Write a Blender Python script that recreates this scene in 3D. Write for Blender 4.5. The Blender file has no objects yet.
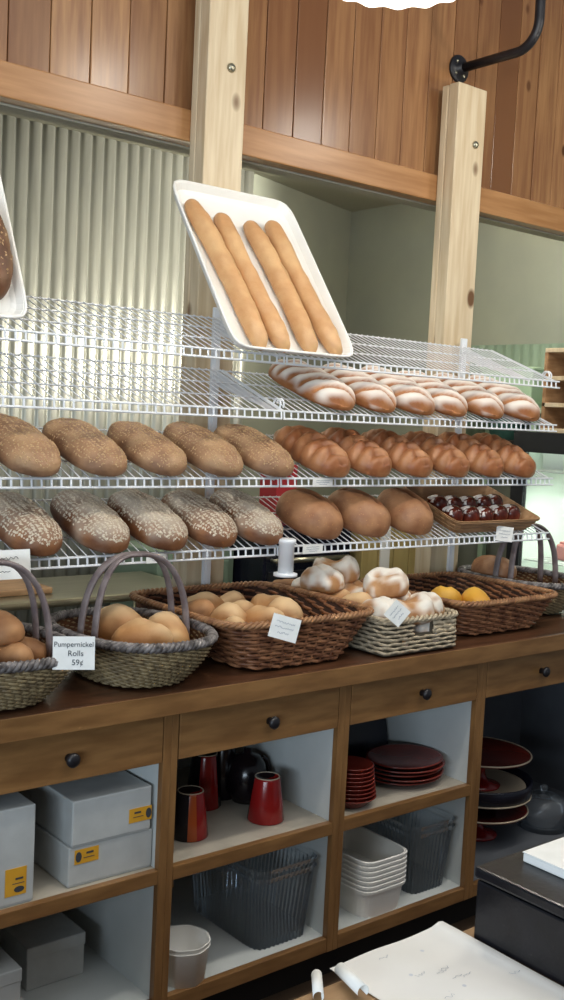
import bpy, bmesh, math, random
from mathutils import Vector, Matrix, noise as mnoise
PI = math.pi
C = bpy.context.scene.collection
rnd = random.Random(7)

# ------------------------------------------------------------------ helpers
def lin(h):
    h = h.lstrip('#')
    out = []
    for i in (0, 2, 4):
        c = int(h[i:i+2], 16) / 255
        out.append(c/12.92 if c <= .04045 else ((c+.055)/1.055)**2.4)
    return (*out, 1)

def mat(name, c1, c2=None, rough=.5, metal=0, scale=20, detail=4, stretch=(1, 1, 1), bump=0, bscale=None,
        attr=None, attr_col=None, spots=None, trans=0, ior=1.45, emit=None, estr=0, spec=.5, ramp=(.35, .65), wave=None):
    m = bpy.data.materials.new(name); m.use_nodes = True
    nt = m.node_tree; N = nt.nodes; L = nt.links
    b = N['Principled BSDF']
    b.inputs['Roughness'].default_value = rough
    b.inputs['Metallic'].default_value = metal
    b.inputs['IOR'].default_value = ior
    b.inputs['Specular IOR Level'].default_value = spec
    if trans: b.inputs['Transmission Weight'].default_value = trans
    if emit:
        b.inputs['Emission Color'].default_value = lin(emit); b.inputs['Emission Strength'].default_value = estr
    tc = N.new('ShaderNodeTexCoord'); mp = N.new('ShaderNodeMapping')
    mp.inputs['Scale'].default_value = stretch
    L.new(tc.outputs['Object'], mp.inputs['Vector'])
    col = None
    if c2:
        if wave:
            n = N.new('ShaderNodeTexWave'); n.bands_direction = wave
            n.inputs['Scale'].default_value = scale; n.inputs['Distortion'].default_value = 6
            n.inputs['Detail'].default_value = 3; n.inputs['Detail Scale'].default_value = 1.2
            src = n.outputs['Fac']
        else:
            n = N.new('ShaderNodeTexNoise'); n.inputs['Scale'].default_value = scale; n.inputs['Detail'].default_value = detail
            src = n.outputs['Fac']
        L.new(mp.outputs[0], n.inputs['Vector'])
        r = N.new('ShaderNodeValToRGB')
        r.color_ramp.elements[0].position = ramp[0]; r.color_ramp.elements[0].color = lin(c1)
        r.color_ramp.elements[1].position = ramp[1]; r.color_ramp.elements[1].color = lin(c2)
        L.new(src, r.inputs[0]); col = r.outputs[0]
    else:
        b.inputs['Base Color'].default_value = lin(c1)
    def mix(fac, a, bcol):
        mx = N.new('ShaderNodeMix'); mx.data_type = 'RGBA'
        L.new(fac, mx.inputs[0])
        if a is None: mx.inputs[6].default_value = lin(c1)
        else: L.new(a, mx.inputs[6])
        mx.inputs[7].default_value = lin(bcol)
        return mx.outputs[2]
    if spots:
        scol, ssc, th = spots
        v = N.new('ShaderNodeTexVoronoi'); v.inputs['Scale'].default_value = ssc
        mp2 = N.new('ShaderNodeMapping'); mp2.inputs['Scale'].default_value = (1, 1, .6) if stretch[2] < 1 and max(stretch) > 3 else stretch
        L.new(tc.outputs['Object'], mp2.inputs['Vector']); L.new(mp2.outputs[0], v.inputs['Vector'])
        rr = N.new('ShaderNodeValToRGB')
        rr.color_ramp.elements[0].position = th*.6; rr.color_ramp.elements[0].color = (1, 1, 1, 1)
        rr.color_ramp.elements[1].position = th; rr.color_ramp.elements[1].color = (0, 0, 0, 1)
        L.new(v.outputs['Distance'], rr.inputs[0])
        col = mix(rr.outputs[0], col, scol)
    if attr:
        a = N.new('ShaderNodeAttribute'); a.attribute_name = attr
        col = mix(a.outputs['Fac'], col, attr_col)
    if col is not None: L.new(col, b.inputs['Base Color'])
    if bump:
        n2 = N.new('ShaderNodeTexNoise'); n2.inputs['Scale'].default_value = bscale or scale*2; n2.inputs['Detail'].default_value = 5
        L.new(mp.outputs[0], n2.inputs['Vector'])
        bp = N.new('ShaderNodeBump'); bp.inputs['Strength'].default_value = bump; bp.inputs['Distance'].default_value = .004
        L.new(n2.outputs['Fac'], bp.inputs['Height']); L.new(bp.outputs[0], b.inputs['Normal'])
    return m

class MB:
    """collects geometry for ONE mesh"""
    def __init__(s): s.v = []; s.f = []; s.a = []; s.cur = 0.0
    def add(s, vs, fs, av=None):
        o = len(s.v); s.v += [tuple(v) for v in vs]; s.f += [tuple(i+o for i in f) for f in fs]
        s.a += list(av) if av is not None else [s.cur]*len(vs)
    def box(s, x0, x1, y0, y1, z0, z1, bev=0, M=None):
        if bev <= 0:
            vs = [(x, y, z) for z in (z0, z1) for y in (y0, y1) for x in (x0, x1)]
            fs = [(0, 2, 3, 1), (4, 5, 7, 6), (0, 1, 5, 4), (2, 6, 7, 3), (0, 4, 6, 2), (1, 3, 7, 5)]
        else:
            bm = bmesh.new(); bmesh.ops.create_cube(bm, size=1)
            for v in bm.verts:
                v.co = ((x0+x1)/2+v.co.x*(x1-x0), (y0+y1)/2+v.co.y*(y1-y0), (z0+z1)/2+v.co.z*(z1-z0))
            bmesh.ops.bevel(bm, geom=bm.edges[:], offset=bev, segments=2, affect='EDGES', profile=.5)
            bm.verts.index_update()
            vs = [v.co.copy() for v in bm.verts]; fs = [[v.index for v in f.verts] for f in bm.faces]; bm.free()
        if M: vs = [M @ Vector(v) for v in vs]
        s.add(vs, fs)
    def tube(s, pts, r, n=6, closed=False, flat=1.0):
        pts = [Vector(p) for p in pts]; k = len(pts); vs = []; fs = []
        rs = r if isinstance(r, (list, tuple)) else [r]*k
        up = None
        for i, p in enumerate(pts):
            a = pts[i-1] if (i > 0 or closed) else p; b = pts[(i+1) % k] if (i < k-1 or closed) else p
            t = (b-a).normalized()
            if up is None:
                up = Vector((0, 0, 1)) if abs(t.z) < .9 else Vector((1, 0, 0))
            sd = t.cross(up)
            if sd.length < 1e-5: sd = t.orthogonal()
            sd.normalize(); up = sd.cross(t).normalized()
            for j in range(n):
                q = 2*PI*j/n
                vs.append(p + sd*math.cos(q)*rs[i] + up*math.sin(q)*rs[i]*flat)
        m = k if closed else k-1
        for i in range(m):
            for j in range(n):
                a0 = i*n+j; a1 = i*n+(j+1) % n; b0 = ((i+1) % k)*n+j; b1 = ((i+1) % k)*n+(j+1) % n
                fs.append((a0, a1, b1, b0))
        if not closed:
            fs.append(tuple(range(n-1, -1, -1))); fs.append(tuple((k-1)*n+j for j in range(n)))
        s.add(vs, fs)
    def lathe(s, prof, c=(0, 0, 0), n=32, sx=1, sy=1, closed_profile=False):
        k = len(prof); vs = []; fs = []
        for (r, z) in prof:
            for j in range(n):
                q = 2*PI*j/n; vs.append((c[0]+sx*r*math.cos(q), c[1]+sy*r*math.sin(q), c[2]+z))
        for i in range(k-1):
            for j in range(n):
                fs.append((i*n+j, i*n+(j+1) % n, (i+1)*n+(j+1) % n, (i+1)*n+j))
        if closed_profile:
            for j in range(n): fs.append(((k-1)*n+j, (k-1)*n+(j+1) % n, (j+1) % n, j))
        else:
            if prof[0][0] > 1e-6: fs.append(tuple(range(n-1, -1, -1)))
            if prof[-1][0] > 1e-6: fs.append(tuple((k-1)*n+j for j in range(n)))
        s.add(vs, fs)
    def loft(s, rings, cap0=True, cap1=True):
        n = len(rings[0]); vs = [v for r in rings for v in r]; fs = []
        for i in range(len(rings)-1):
            for j in range(n):
                fs.append((i*n+j, i*n+(j+1) % n, (i+1)*n+(j+1) % n, (i+1)*n+j))
        if cap0: fs.append(tuple(range(n-1, -1, -1)))
        if cap1: fs.append(tuple((len(rings)-1)*n+j for j in range(n)))
        s.add(vs, fs)
    def mesh(s, name, m, smooth=False, attr='dust'):
        me = bpy.data.meshes.new(name); me.from_pydata(s.v, [], s.f); me.update()
        bm = bmesh.new(); bm.from_mesh(me); bmesh.ops.recalc_face_normals(bm, faces=bm.faces[:]); bm.to_mesh(me); bm.free()
        if any(s.a):
            at = me.attributes.new(attr, 'FLOAT', 'POINT')
            for i, x in enumerate(s.a): at.data[i].value = x
        me.materials.append(m)
        if smooth:
            for p in me.polygons: p.use_smooth = True
        return me
    def build(s, name, m, parent=None, smooth=False, loc=None, rot=None):
        return link(name, s.mesh(name, m, smooth), parent, loc, rot)

def link(name, data, parent=None, loc=None, rot=None):
    o = bpy.data.objects.new(name, data); C.objects.link(o)
    if parent: o.parent = parent
    if loc: o.location = loc
    if rot: o.rotation_euler = rot
    return o
def tag(o, label=None, cat=None, group=None, kind=None):
    if label: o['label'] = label
    if cat: o['category'] = cat
    if group: o['group'] = group
    if kind: o['kind'] = kind
    return o
def empty(name, loc=(0, 0, 0), label=None, cat=None, group=None, rot=(0, 0, 0)):
    o = link(name, None, None, loc, rot); o.empty_display_size = .05
    return tag(o, label, cat, group)
def struct(o): o['kind'] = 'structure'; return o
def copy_tree(o, parent=None):
    c = o.copy(); C.objects.link(c)
    if parent: c.parent = parent
    for ch in list(o.children): copy_tree(ch, c)
    return c
def rrect(a, b, e, n):
    """superellipse outline resampled to equal steps"""
    raw = []
    for i in range(720):
        q = 2*PI*i/720; cx, sy = math.cos(q), math.sin(q)
        raw.append((a*math.copysign(abs(cx)**(2/e), cx), b*math.copysign(abs(sy)**(2/e), sy)))
    L = [0]
    for i in range(720):
        p, q = raw[i], raw[(i+1) % 720]; L.append(L[-1]+math.hypot(q[0]-p[0], q[1]-p[1]))
    out = []; k = 0
    for i in range(n):
        t = L[-1]*i/n
        while L[k+1] < t: k += 1
        f = (t-L[k])/max(1e-9, L[k+1]-L[k]); p, q = raw[k], raw[(k+1) % 720]
        out.append((p[0]+(q[0]-p[0])*f, p[1]+(q[1]-p[1])*f))
    return out
ORD = ['first', 'second', 'third', 'fourth', 'fifth', 'sixth', 'seventh', 'eighth', 'ninth', 'tenth', 'eleventh', 'twelfth']

# ------------------------------------------------------------------ materials
M_pine = mat('pine', '#c7b08d', '#dac8a8', .5, scale=6, stretch=(7, 7, .6), spots=('#6b4a2e', 6.5, .16))
M_panel = mat('panel_wood', '#8a6040', '#ab7f55', .24, scale=5, stretch=(9, 9, .7), attr='dust', attr_col='#724a2e', spots=('#4d2f1a', 5.0, .09))
M_trim = mat('trim_wood', '#9f7045', '#b38457', .3, scale=6, stretch=(.6, 8, 8))
M_cabwood = mat('cabinet_wood', '#755331', '#8c673f', .38, scale=7, stretch=(1, 6, 6))
M_cabstile = mat('stile_wood', '#755331', '#8c673f', .38, scale=7, stretch=(6, 6, .8))
M_counter = mat('counter_wood', '#452c1e', '#5c3c28', .3, scale=7, stretch=(.8, 6, 6))
M_melamine = mat('white_melamine', '#c3c8c6', '#ccd0ce', .5, scale=5)
M_greyin = mat('grey_interior', '#565a60', '#61656b', .6, scale=6)
M_shelfboard = mat('shelf_board', '#a9a294', '#b8b0a1', .5, scale=12)
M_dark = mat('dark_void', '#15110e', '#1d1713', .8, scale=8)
M_floor = mat('floor_tile', '#4a3a2c', '#584636', .6, scale=9)
M_corr = mat('galvanised', '#9c9c91', '#adada1', .38, metal=.62, scale=4, stretch=(8, 8, .6))
M_olive = mat('olive_paint', '#85887a', '#8d907f', .7, scale=3)
M_ceil = mat('ceiling_paint', '#a9a695', '#afac9b', .8, scale=3)
M_wire = mat('white_wire', '#e6e9ec', None, .35)
M_white = mat('white_plastic', '#e8e6df', '#eeece6', .35, scale=8)
M_card = mat('white_card', '#e6e7e2', '#efefeb', .7, scale=30)
M_ink = mat('ink', '#3b3f45', None, .8)
M_faint = mat('faint_ink', '#a3a8af', None, .8)
M_box = mat('box_card', '#b2b5b3', '#bbbebc', .6, scale=20)
M_orange = mat('orange_sticker', '#d39a2a', '#dba435', .5, scale=20)
M_black = mat('black_metal', '#17161a', '#201f23', .4, scale=30)
M_register = mat('black_box', '#0d0d11', '#15151a', .32, scale=30, bump=.15)
M_crust = mat('seed_crust', '#7f5d43', '#a27c5c', .55, scale=18, attr='dust', attr_col='#c3a078', bump=.35, bscale=120)
M_dcrust = mat('dark_crust', '#6a4127', '#8a5b38', .6, scale=18, attr='dust', attr_col='#c9bfae', bump=.35, bscale=120)
M_braid = mat('braid_crust', '#925a37', '#b8845a', .42, scale=14, attr='dust', attr_col='#7a4524', bump=.2, bscale=80)
M_slash = mat('floured_crust', '#93592f', '#b37a4b', .6, scale=14, attr='dust', attr_col='#efe8de', bump=.25, bscale=100)
M_boule = mat('boule_crust', '#8d5f41', '#ad7f59', .5, scale=16, attr='dust', attr_col='#5a331c', spots=('#c08a58', 90, .16), bump=.3, bscale=90)
M_bag = mat('baguette_crust', '#bd8d5e', '#cfa676', .45, scale=12, bump=.3, bscale=90)
M_roll = mat('roll_crust', '#a06a3c', '#cd9c66', .62, scale=9, attr='dust', attr_col='#dfbf92', bump=.2, bscale=80)
M_rollf = mat('floured_roll', '#a8764a', '#c89a6a', .65, scale=16, attr='dust', attr_col='#e9e2d6', bump=.25, bscale=80)
M_rolld = mat('brown_roll', '#7a5233', '#a0744c', .65, scale=14, attr='dust', attr_col='#b98a5e', bump=.2, bscale=80)
M_yellow = mat('yellow_bun', '#c98a22', '#dca338', .5, scale=16, attr='dust', attr_col='#e2b04a', bump=.3, bscale=70)
M_glaze = mat('dark_glaze', '#3f1a15', '#7a3424', .22, scale=18)
M_icing = mat('icing', '#e4dcd6', None, .4)
M_seed = mat('sesame', '#c6aa85', '#a98658', .6, scale=200)
M_oat = mat('oat', '#d9cfbd', '#b9aa91', .7, scale=200)
M_wick = mat('dark_wicker', '#6a412c', '#a3704d', .5, scale=30)
M_wickr = mat('wicker_rim', '#80573a', '#ab7f57', .5, scale=30)
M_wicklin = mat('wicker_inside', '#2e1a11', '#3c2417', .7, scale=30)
M_rat = mat('olive_rattan', '#74644a', '#a18d68', .5, scale=40)
M_ratrim = mat('grey_braid', '#3f3a39', '#8a8482', .55, scale=45)
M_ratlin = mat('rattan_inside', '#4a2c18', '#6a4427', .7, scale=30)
M_handle = mat('handle_wood', '#66595a', '#857a78', .5, scale=25)
M_sea = mat('seagrass', '#9f9078', '#c9b99d', .75, scale=70)
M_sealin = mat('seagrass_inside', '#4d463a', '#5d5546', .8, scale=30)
M_traywood = mat('tray_wood', '#8f6b49', '#b08a64', .5, scale=9, stretch=(1, 5, 5))
M_cupred = mat('red_glaze', '#7d1718', '#98201e', .2, scale=8)
M_cupblk = mat('black_glaze', '#140f12', '#1f161a', .2, scale=8)
M_cupor = mat('orange_glaze', '#a04a22', None, .25)
M_platered = mat('plate_glaze', '#56201a', '#74291f', .22, scale=6)
M_navy = mat('navy_glaze', '#12131d', '#1a1b28', .25, scale=8)
M_cream = mat('cream_rim', '#b9ab95', None, .3)
M_tub = mat('white_tub', '#eceae3', '#f0eee8', .4, scale=10)
M_steel = mat('steel', '#a9a48f', '#b4af9a', .28, metal=.9, scale=3, stretch=(.5, 12, 12))
M_green = mat('green_paint', '#6d7f6c', '#788a76', .6, scale=5)
M_teal = mat('teal_tub', '#4f7c6e', None, .5)
M_lgreen = mat('pale_green', '#a9c3a5', None, .5)
M_tanboard = mat('tan_board', '#a8935c', '#b8a46c', .6, scale=5, stretch=(6, 6, .6))
M_redbox = mat('red_box', '#a02a30', None, .5)
M_pink = mat('pink_pack', '#c07a70', None, .5)
M_fridge = mat('fridge_black', '#17181b', None, .4)
M_silver = mat('silver_frame', '#b9c0cc', None, .35, metal=.6)
M_fin = mat('fridge_inside_glow', '#dfe9da', None, .5, emit='#dcf2dd', estr=.06)  # lining glows faintly by itself, standing in for the fridge's lighting
M_flamp = mat('fridge_tube', '#ffffff', None, .5, emit='#e8fff0', estr=1.4)
M_nearwood = mat('near_counter', '#8d6d4c', '#a3825c', .4, scale=6, stretch=(.7, 6, 6))
M_shade = mat('lamp_shade', '#f4f4ef', None, .3, emit='#fff6e6', estr=.75)
M_bulb = mat('bulb', '#ffffff', None, .3, emit='#fff0d8', estr=12)

def clear_mat():
    m = bpy.data.materials.new('clear_plastic'); m.use_nodes = True
    N = m.node_tree.nodes; L = m.node_tree.links
    for n in list(N):
        if n.type != 'OUTPUT_MATERIAL': N.remove(n)
    t = N.new('ShaderNodeBsdfTransparent'); t.inputs[0].default_value = (.98, .985, .99, 1)
    g = N.new('ShaderNodeBsdfGlossy'); g.inputs['Roughness'].default_value = .12; g.inputs[0].default_value = (.9, .95, 1, 1)
    f = N.new('ShaderNodeLayerWeight'); f.inputs[0].default_value = .22
    mx = N.new('ShaderNodeMixShader')
    L.new(f.outputs['Fresnel'], mx.inputs[0]); L.new(t.outputs[0], mx.inputs[1]); L.new(g.outputs[0], mx.inputs[2])
    df = N.new('ShaderNodeBsdfTranslucent'); df.inputs[0].default_value = (.8, .85, .88, 1)
    d2 = N.new('ShaderNodeBsdfDiffuse'); d2.inputs[0].default_value = (.8, .85, .88, 1)
    m2 = N.new('ShaderNodeMixShader'); m2.inputs[0].default_value = .04; L.new(mx.outputs[0], m2.inputs[1]); L.new(d2.outputs[0], m2.inputs[2])
    L.new(m2.outputs[0], N['Material Output'].inputs[0])
    return m
M_clear = clear_mat()

# ------------------------------------------------------------------ the setting
m = MB(); m.box(-2.5, 6, -1.5, 6, -.1, 0); struct(m.build('floor', M_floor))
m = MB()                                            # corrugated back wall
nx = 540; x0, x1 = .9, 3.2; vs = []; fs = []
for i in range(nx+1):
    x = x0+(x1-x0)*i/nx; ph = (x/.0595) % 1.0
    y = 4.24 - .018*(1-abs(2*ph-1)**3.2)
    vs += [(x, y, 0), (x, y, 2.75), (x, y+.03, 0), (x, y+.03, 2.75)]
for i in range(nx):
    a = i*4; b = a+4
    fs += [(a, b, b+1, a+1), (a+2, a+3, b+3, b+2), (a, a+2, b+2, b), (a+1, b+1, b+3, a+3)]
m.add(vs, fs); struct(m.build('wall_back', M_corr, smooth=True))
m = MB()
d = Vector((.97, .33, 0)).normalized(); nrm = Vector((-d.y, d.x, 0))
p0 = Vector((3.2, 4.24, 0)); p1 = Vector((4.19, 4.577, 0))
q = [p0, p1, p1+nrm*.08, p0+nrm*.08]
m.loft([[v.copy() for v in q], [v+Vector((0, 0, 2.75)) for v in q]]); struct(m.build('wall_back_right', M_olive))
m = MB(); m.box(4.17, 4.27, 1.8, 4.7, 0, 3.5); struct(m.build('wall_right', M_olive))
m = MB(); m.box(.4, 4.3, 2.86, 4.7, 2.75, 2.83); struct(m.build('ceiling', M_ceil))
# panelled bulkhead above the opening: boards with grooves, one wall
m = MB(); x = .38; k = 0
while x < 4.16:
    x2 = min(x+.1245, 4.17)
    m.cur = max(0, min(1, rnd.gauss(.3 + .25*(x > 2), .33)))
    m.box(x+.0015, x2-.0015, 2.768+rnd.uniform(-.0015, .0015), 2.80, 2.42, 3.5, .0025)
    x = x2; k += 1
m.cur = .8; m.box(.38, 4.17, 2.80, 2.86, 2.40, 3.5)
struct(m.build('wall_upper', M_panel))
m = MB(); m.box(.38, 4.17, 2.742, 2.80, 2.385, 2.479, .004); struct(m.build('trim_1', M_trim))
m = MB(); m.box(.38, 4.17, 2.80, 2.862, 2.38, 2.40); struct(m.build('trim_2', M_ceil))

# ------------------------------------------------------------------ pine posts
def post(x0, x1, ztop, label, bx, bz):
    e = empty('wooden_post', ((x0+x1)/2, 2.71, 0), label, 'post', 'pine posts behind the bread rack')
    m = MB(); cx, cy = e.location.x, e.location.y
    m.box(x0-cx, x1-cx, -.05, -.006, 0, ztop, .003); m.box(x0-cx+.0005, x1-cx-.0005, .001, .029, 0, ztop-.002, .003)
    m.box(x0+.003-cx, x1-.003-cx, -.01, .02, 0, ztop-.004)
    m.build('post_body', M_pine, e)
    b = MB(); b.lathe([(0, 0), (.014, 0), (.014, .004), (.009, .010), (0, .011)], n=16)
    o = b.build('bolt', M_steel, e, True, (bx-cx, -.05, bz), (PI/2, 0, 0)); o['label'] = 'grey bolt head'
    return e
post(1.826, 1.968, 3.5, 'pine post rising behind the tray of long thin loaves, reaching the top edge', 1.911, 2.603)
post(2.912, 3.066, 2.795, 'shorter pine post on the right, ending below the black pipe flange', 3.017, 2.593)

# black gooseneck pipe on the panelling
e = empty('pipe_bracket', (3.021, 2.768, 2.885), 'black pipe arm bending up from a round flange on the wood panelling', 'pipe')
m = MB(); m.lathe([(0, 0), (.05, 0), (.05, .006), (.046, .010), (.022, .012), (.022, .03), (.015, .032), (0, .032)], n=28)
m.build('flange', M_black, e, True, (0, -.0005, 0), (PI/2, 0, 0))
b = MB()
for qa in range(4): 
    b.lathe([(0, 0), (.006, 0), (.006, .004), (0, .005)], (.03*math.cos(qa*PI/2+.7), .03*math.sin(qa*PI/2+.7), .010), n=8)
b.build('screws', M_steel, e, True, (0, -.0005, 0), (PI/2, 0, 0))
pts = [(0, -.02, 0)]+[(0, -.27-.09*math.sin(t), 0+.09*(1-math.cos(t))) for t in [i*PI/16 for i in range(9)]]
pts += [(0, -.36, .30), (0, -.36, .5)]
m = MB(); m.tube(pts, .017, 14); m.build('pipe', M_black, e, True)

# pendant lamp
LX, LY, LZ = 1.512, 1.557, 2.443
e = empty('pendant_lamp', (LX, LY, LZ), 'white ruffled glass pendant lamp shade glowing at the top edge', 'lamp')
m = MB(); prof = [(.155, 0), (.150, .012), (.135, .035), (.10, .07), (.055, .10), (.03, .115)]; n = 96; rings = []
for sgn in (0, 1):
    pr = prof if sgn == 0 else [(r-.004, z-.003 if z > 0 else z) for r, z in prof][::-1]
    for (r, z) in pr:
        am = .003*(r/.155)**3
        rings.append([(r*math.cos(2*PI*j/n)+am*math.cos(2*PI*j/n)*math.cos(16*2*PI*j/n), r*math.sin(2*PI*j/n)+am*math.sin(2*PI*j/n)*math.cos(16*2*PI*j/n), z-am*.6*math.cos(16*2*PI*j/n)) for j in range(n)])
rings.append(rings[0]); m.loft(rings, False, False); m.build('lamp_shade', M_shade, e, True)
m = MB(); m.lathe([(0, .03), (.02, .034), (.03, .055), (.022, .08), (.014, .095), (0, .096)], n=20); m.build('bulb', M_bulb, e, True)
m = MB(); m.lathe([(.018, .10), (.034, .112), (.03, .15), (.012, .17), (0, .17)], n=20); m.tube([(0, 0, .165), (0, 0, 1.1)], .004, 8); m.build('lamp_holder', M_black, e, True)

# ------------------------------------------------------------------ base cabinets
CT, YF = .92, 2.06
m = MB(); m.box(.2, 3.56, 2.036, 2.655, .866, CT, .005)
wt = tag(m.build('worktop', M_counter), 'long dark wooden worktop under the bread baskets', 'worktop')
m = MB(); m.box(.2, 3.56, 2.0325, 2.037, .8665, .9185, .0015); m.build('front_edge', M_cabwood, wt)
def cabinet(x0, x1, knobs, shelf, label, first=False):
    """x0..x1 between stile centres; stile on the right belongs to the unit"""
    e = empty('cabinet', ((x0+x1)/2, YF, 0), label, 'cabinet', 'wooden base cabinets under the worktop')
    cx = (x0+x1)/2; X0 = x0-cx; X1 = x1-cx; D = .60
    st = .022
    m = MB(); zt = .862
    m.box(X0+.001, X0+.018, .02, D, .115, zt); m.box(X1-.018, X1-.001, .02, D, .115, zt)
    m.box(X0+.018, X1-.018, D-.012, D, .115, zt); m.box(X0+.018, X1-.018, .02, D-.012, .135, .153)
    m.box(X0+.018, X1-.018, .02, .1, .845, zt)
    m.build('carcass', M_melamine if shelf else M_greyin, e)
    m = MB()
    if first: m.box(X0, X0+st, 0, .02, .113, zt, .0015)
    else: m.box(X0, X0+st-.003, 0, .02, .113, zt, .0015)
    m.build('stile', M_cabstile, e)
    m = MB(); m.box(X1-st, X1, 0, .02, .113, zt, .0015); m.build('stile', M_cabstile, e)
    m = MB(); m.box(X0+st-.002, X1-st, .001, .02, .113, .153, .0015); m.build('bottom_rail', M_cabwood, e)
    m = MB(); m.box(X0+st+.001, X1-st-.002, .0005, .02, .745, .861, .002)
    m.box(X0+st+.02, X1-st-.02, .02, .45, .76, .775)
    dr = m.build('drawer', M_cabwood, e)
    for kx in knobs:
        m = MB(); m.lathe([(0, 0), (.010, 0), (.008, .010), (.016, .018), (.0165, .024), (.010, .029), (0, .030)], n=20)
        m.build('knob', M_black, dr, True, (kx-cx, .0005, .80), (PI/2, 0, 0))
    if shelf:
        m = MB(); m.box(X0+.018, X1-.018, .022, D-.012, .455, .478); s = m.build('shelf', M_shelfboard, e)
        m = MB(); m.box(X0+st-.002, X1-st, .002, .022, .446, .480, .0015); m.build('shelf_edge', M_cabwood, s)
        m = MB(); m.box(X0+.0185, X0+.043, .03, .055, .412, .4545); m.build('cleat', M_cabwood, e)
    return e
cabinet(.862, 1.393, [1.121], True, 'wooden cabinet at the left holding white cardboard boxes', True)
cabinet(1.393, 1.954, [1.69], True, 'wooden cabinet holding the two red tumblers on its shelf')
cabinet(1.954, 2.522, [2.254], True, 'wooden cabinet holding stacked red plates above white tubs')
cabinet(2.522, 3.52, [2.81, 3.24], False, 'tall open cabinet at the right holding cake stands')
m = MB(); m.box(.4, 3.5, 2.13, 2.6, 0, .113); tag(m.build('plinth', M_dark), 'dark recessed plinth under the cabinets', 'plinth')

# ------------------------------------------------------------------ wire rack
YFR, SL, ANG = 2.30, .318, math.radians(20.8)
ZF = [1.744, 1.592, 1.404, 1.211]
SEC = [(.64, 1.874), (1.884, 3.105)]
ca, sa = math.cos(ANG), math.sin(ANG)
def deck(lv, x, s, up=0.0): return Vector((x, YFR+s*ca-up*sa, ZF[lv]+s*sa+up*ca))
NAMES = ['top', 'second', 'third', 'lowest']
for lv in range(4):
    for si, (xa, xb) in enumerate(SEC):
        e = empty('wire_shelf', (xa, YFR, ZF[lv]), f'{"left" if si == 0 else "right"} half of the {NAMES[lv]} white wire shelf', 'shelf', 'white wire shelves of the bread rack', (ANG, 0, 0))
        W = xb-xa; m = MB(); n = int(W/.0254)
        dn = Vector((0, -sa, -ca))      # vertical down in local frame
        for i in range(n+1):
            x = i*W/n
            m.tube([(x, SL, 0), (x, .002, 0), (x, 0, 0)], .0016, 5)
        for y in (SL, SL*.66, SL*.33): m.tube([(0, y, -.0038), (W, y, -.0038)], .0024, 6)
        for x in (-.0008, W+.0008): m.tube([(x, 0, -.002), (x, SL, -.002)], .0026, 6)
        m.build('deck', M_wire, e)
        m = MB()
        xe = W+.02 if si else W
        m.tube([(-.002, -.002, -.001), (xe, -.002, -.001)], .0032, 6)
        lo = dn*.022+Vector((0, -.004, 0))
        m.tube([lo+Vector((-.002, 0, 0)), lo+Vector((xe, 0, 0))], .0032, 6)
        for i in range(n+1):
            x = i*W/n; m.tube([(x, -.002, -.001), Vector((x, 0, 0))+lo], .0028, 5)
        m.build('front_lip', M_wire, e)
        m = MB()                                        # small curled end hooks
        if (lv, si) in ((0, 1), (1, 1), (3, 0)):
            x = {0: W-.004, 1: .012, 3: W-.02}[lv]
            for xx in (x, x-.012):
                hk = [(xx, .05, .002)]+[(xx, .035+.015*math.cos(t), .006+.014*math.sin(t)) for t in [i*PI/8 for i in range(0, 9)]]+[(xx, .02, .001)]
                m.tube(hk, .003, 6)
            m.build('end_hook', M_wire, e)
for i, (x, nm) in enumerate(((1.879, 'at the middle before the left pine post'), (2.99, 'near the right end before the right pine post'))):
    e = empty('rack_upright', (x, 2.625, CT), 'white metal rack upright '+nm, 'upright', 'rack uprights')
    m = MB(); m.box(-.014, .014, 0, .012, 0, .97, .002); m.box(-.005, .005, -.002, 0, .02, .95); m.build('standard', M_wire, e)
    m = MB(); m.box(-.04, .04, -.02, .03, 0, .006, .001); m.build('foot', M_wire, e)
    for lv in range(4):
        m = MB(); zz = ZF[lv]-CT
        pts = [Vector((0, YFR-2.625+s*ca+.004, zz+s*sa-.012)) for s in (.02, .12, .22, .33)]
        m.loft([[p+Vector((-.003, 0, h0)), p+Vector((.003, 0, h0)), p+Vector((.003, 0, h1)), p+Vector((-.003, 0, h1))] for p, h0, h1 in zip(pts, (-.004, -.016, -.028, -.04), (.004,)*4)])
        m.build('bracket', M_wire, e)
# white plastic end cap between the two halves of the lowest shelf
e = empty('shelf_end_cap', (1.892, 2.268, 1.135), 'white cylindrical plastic cap on the lowest shelf lip beside the round loaf', 'cap')
m = MB(); m.lathe([(.022, 0), (.022, .085), (.026, .09), (.026, .1), (.02, .102), (0, .102)], n=24); m.build('cap_body', M_wire, e, True)
m = MB(); m.lathe([(.018, -.006), (.034, -.004), (.034, .004), (.022, .006), (.018, .006)], n=24, closed_profile=True); m.build('flange', M_wire, e, True)

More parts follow.
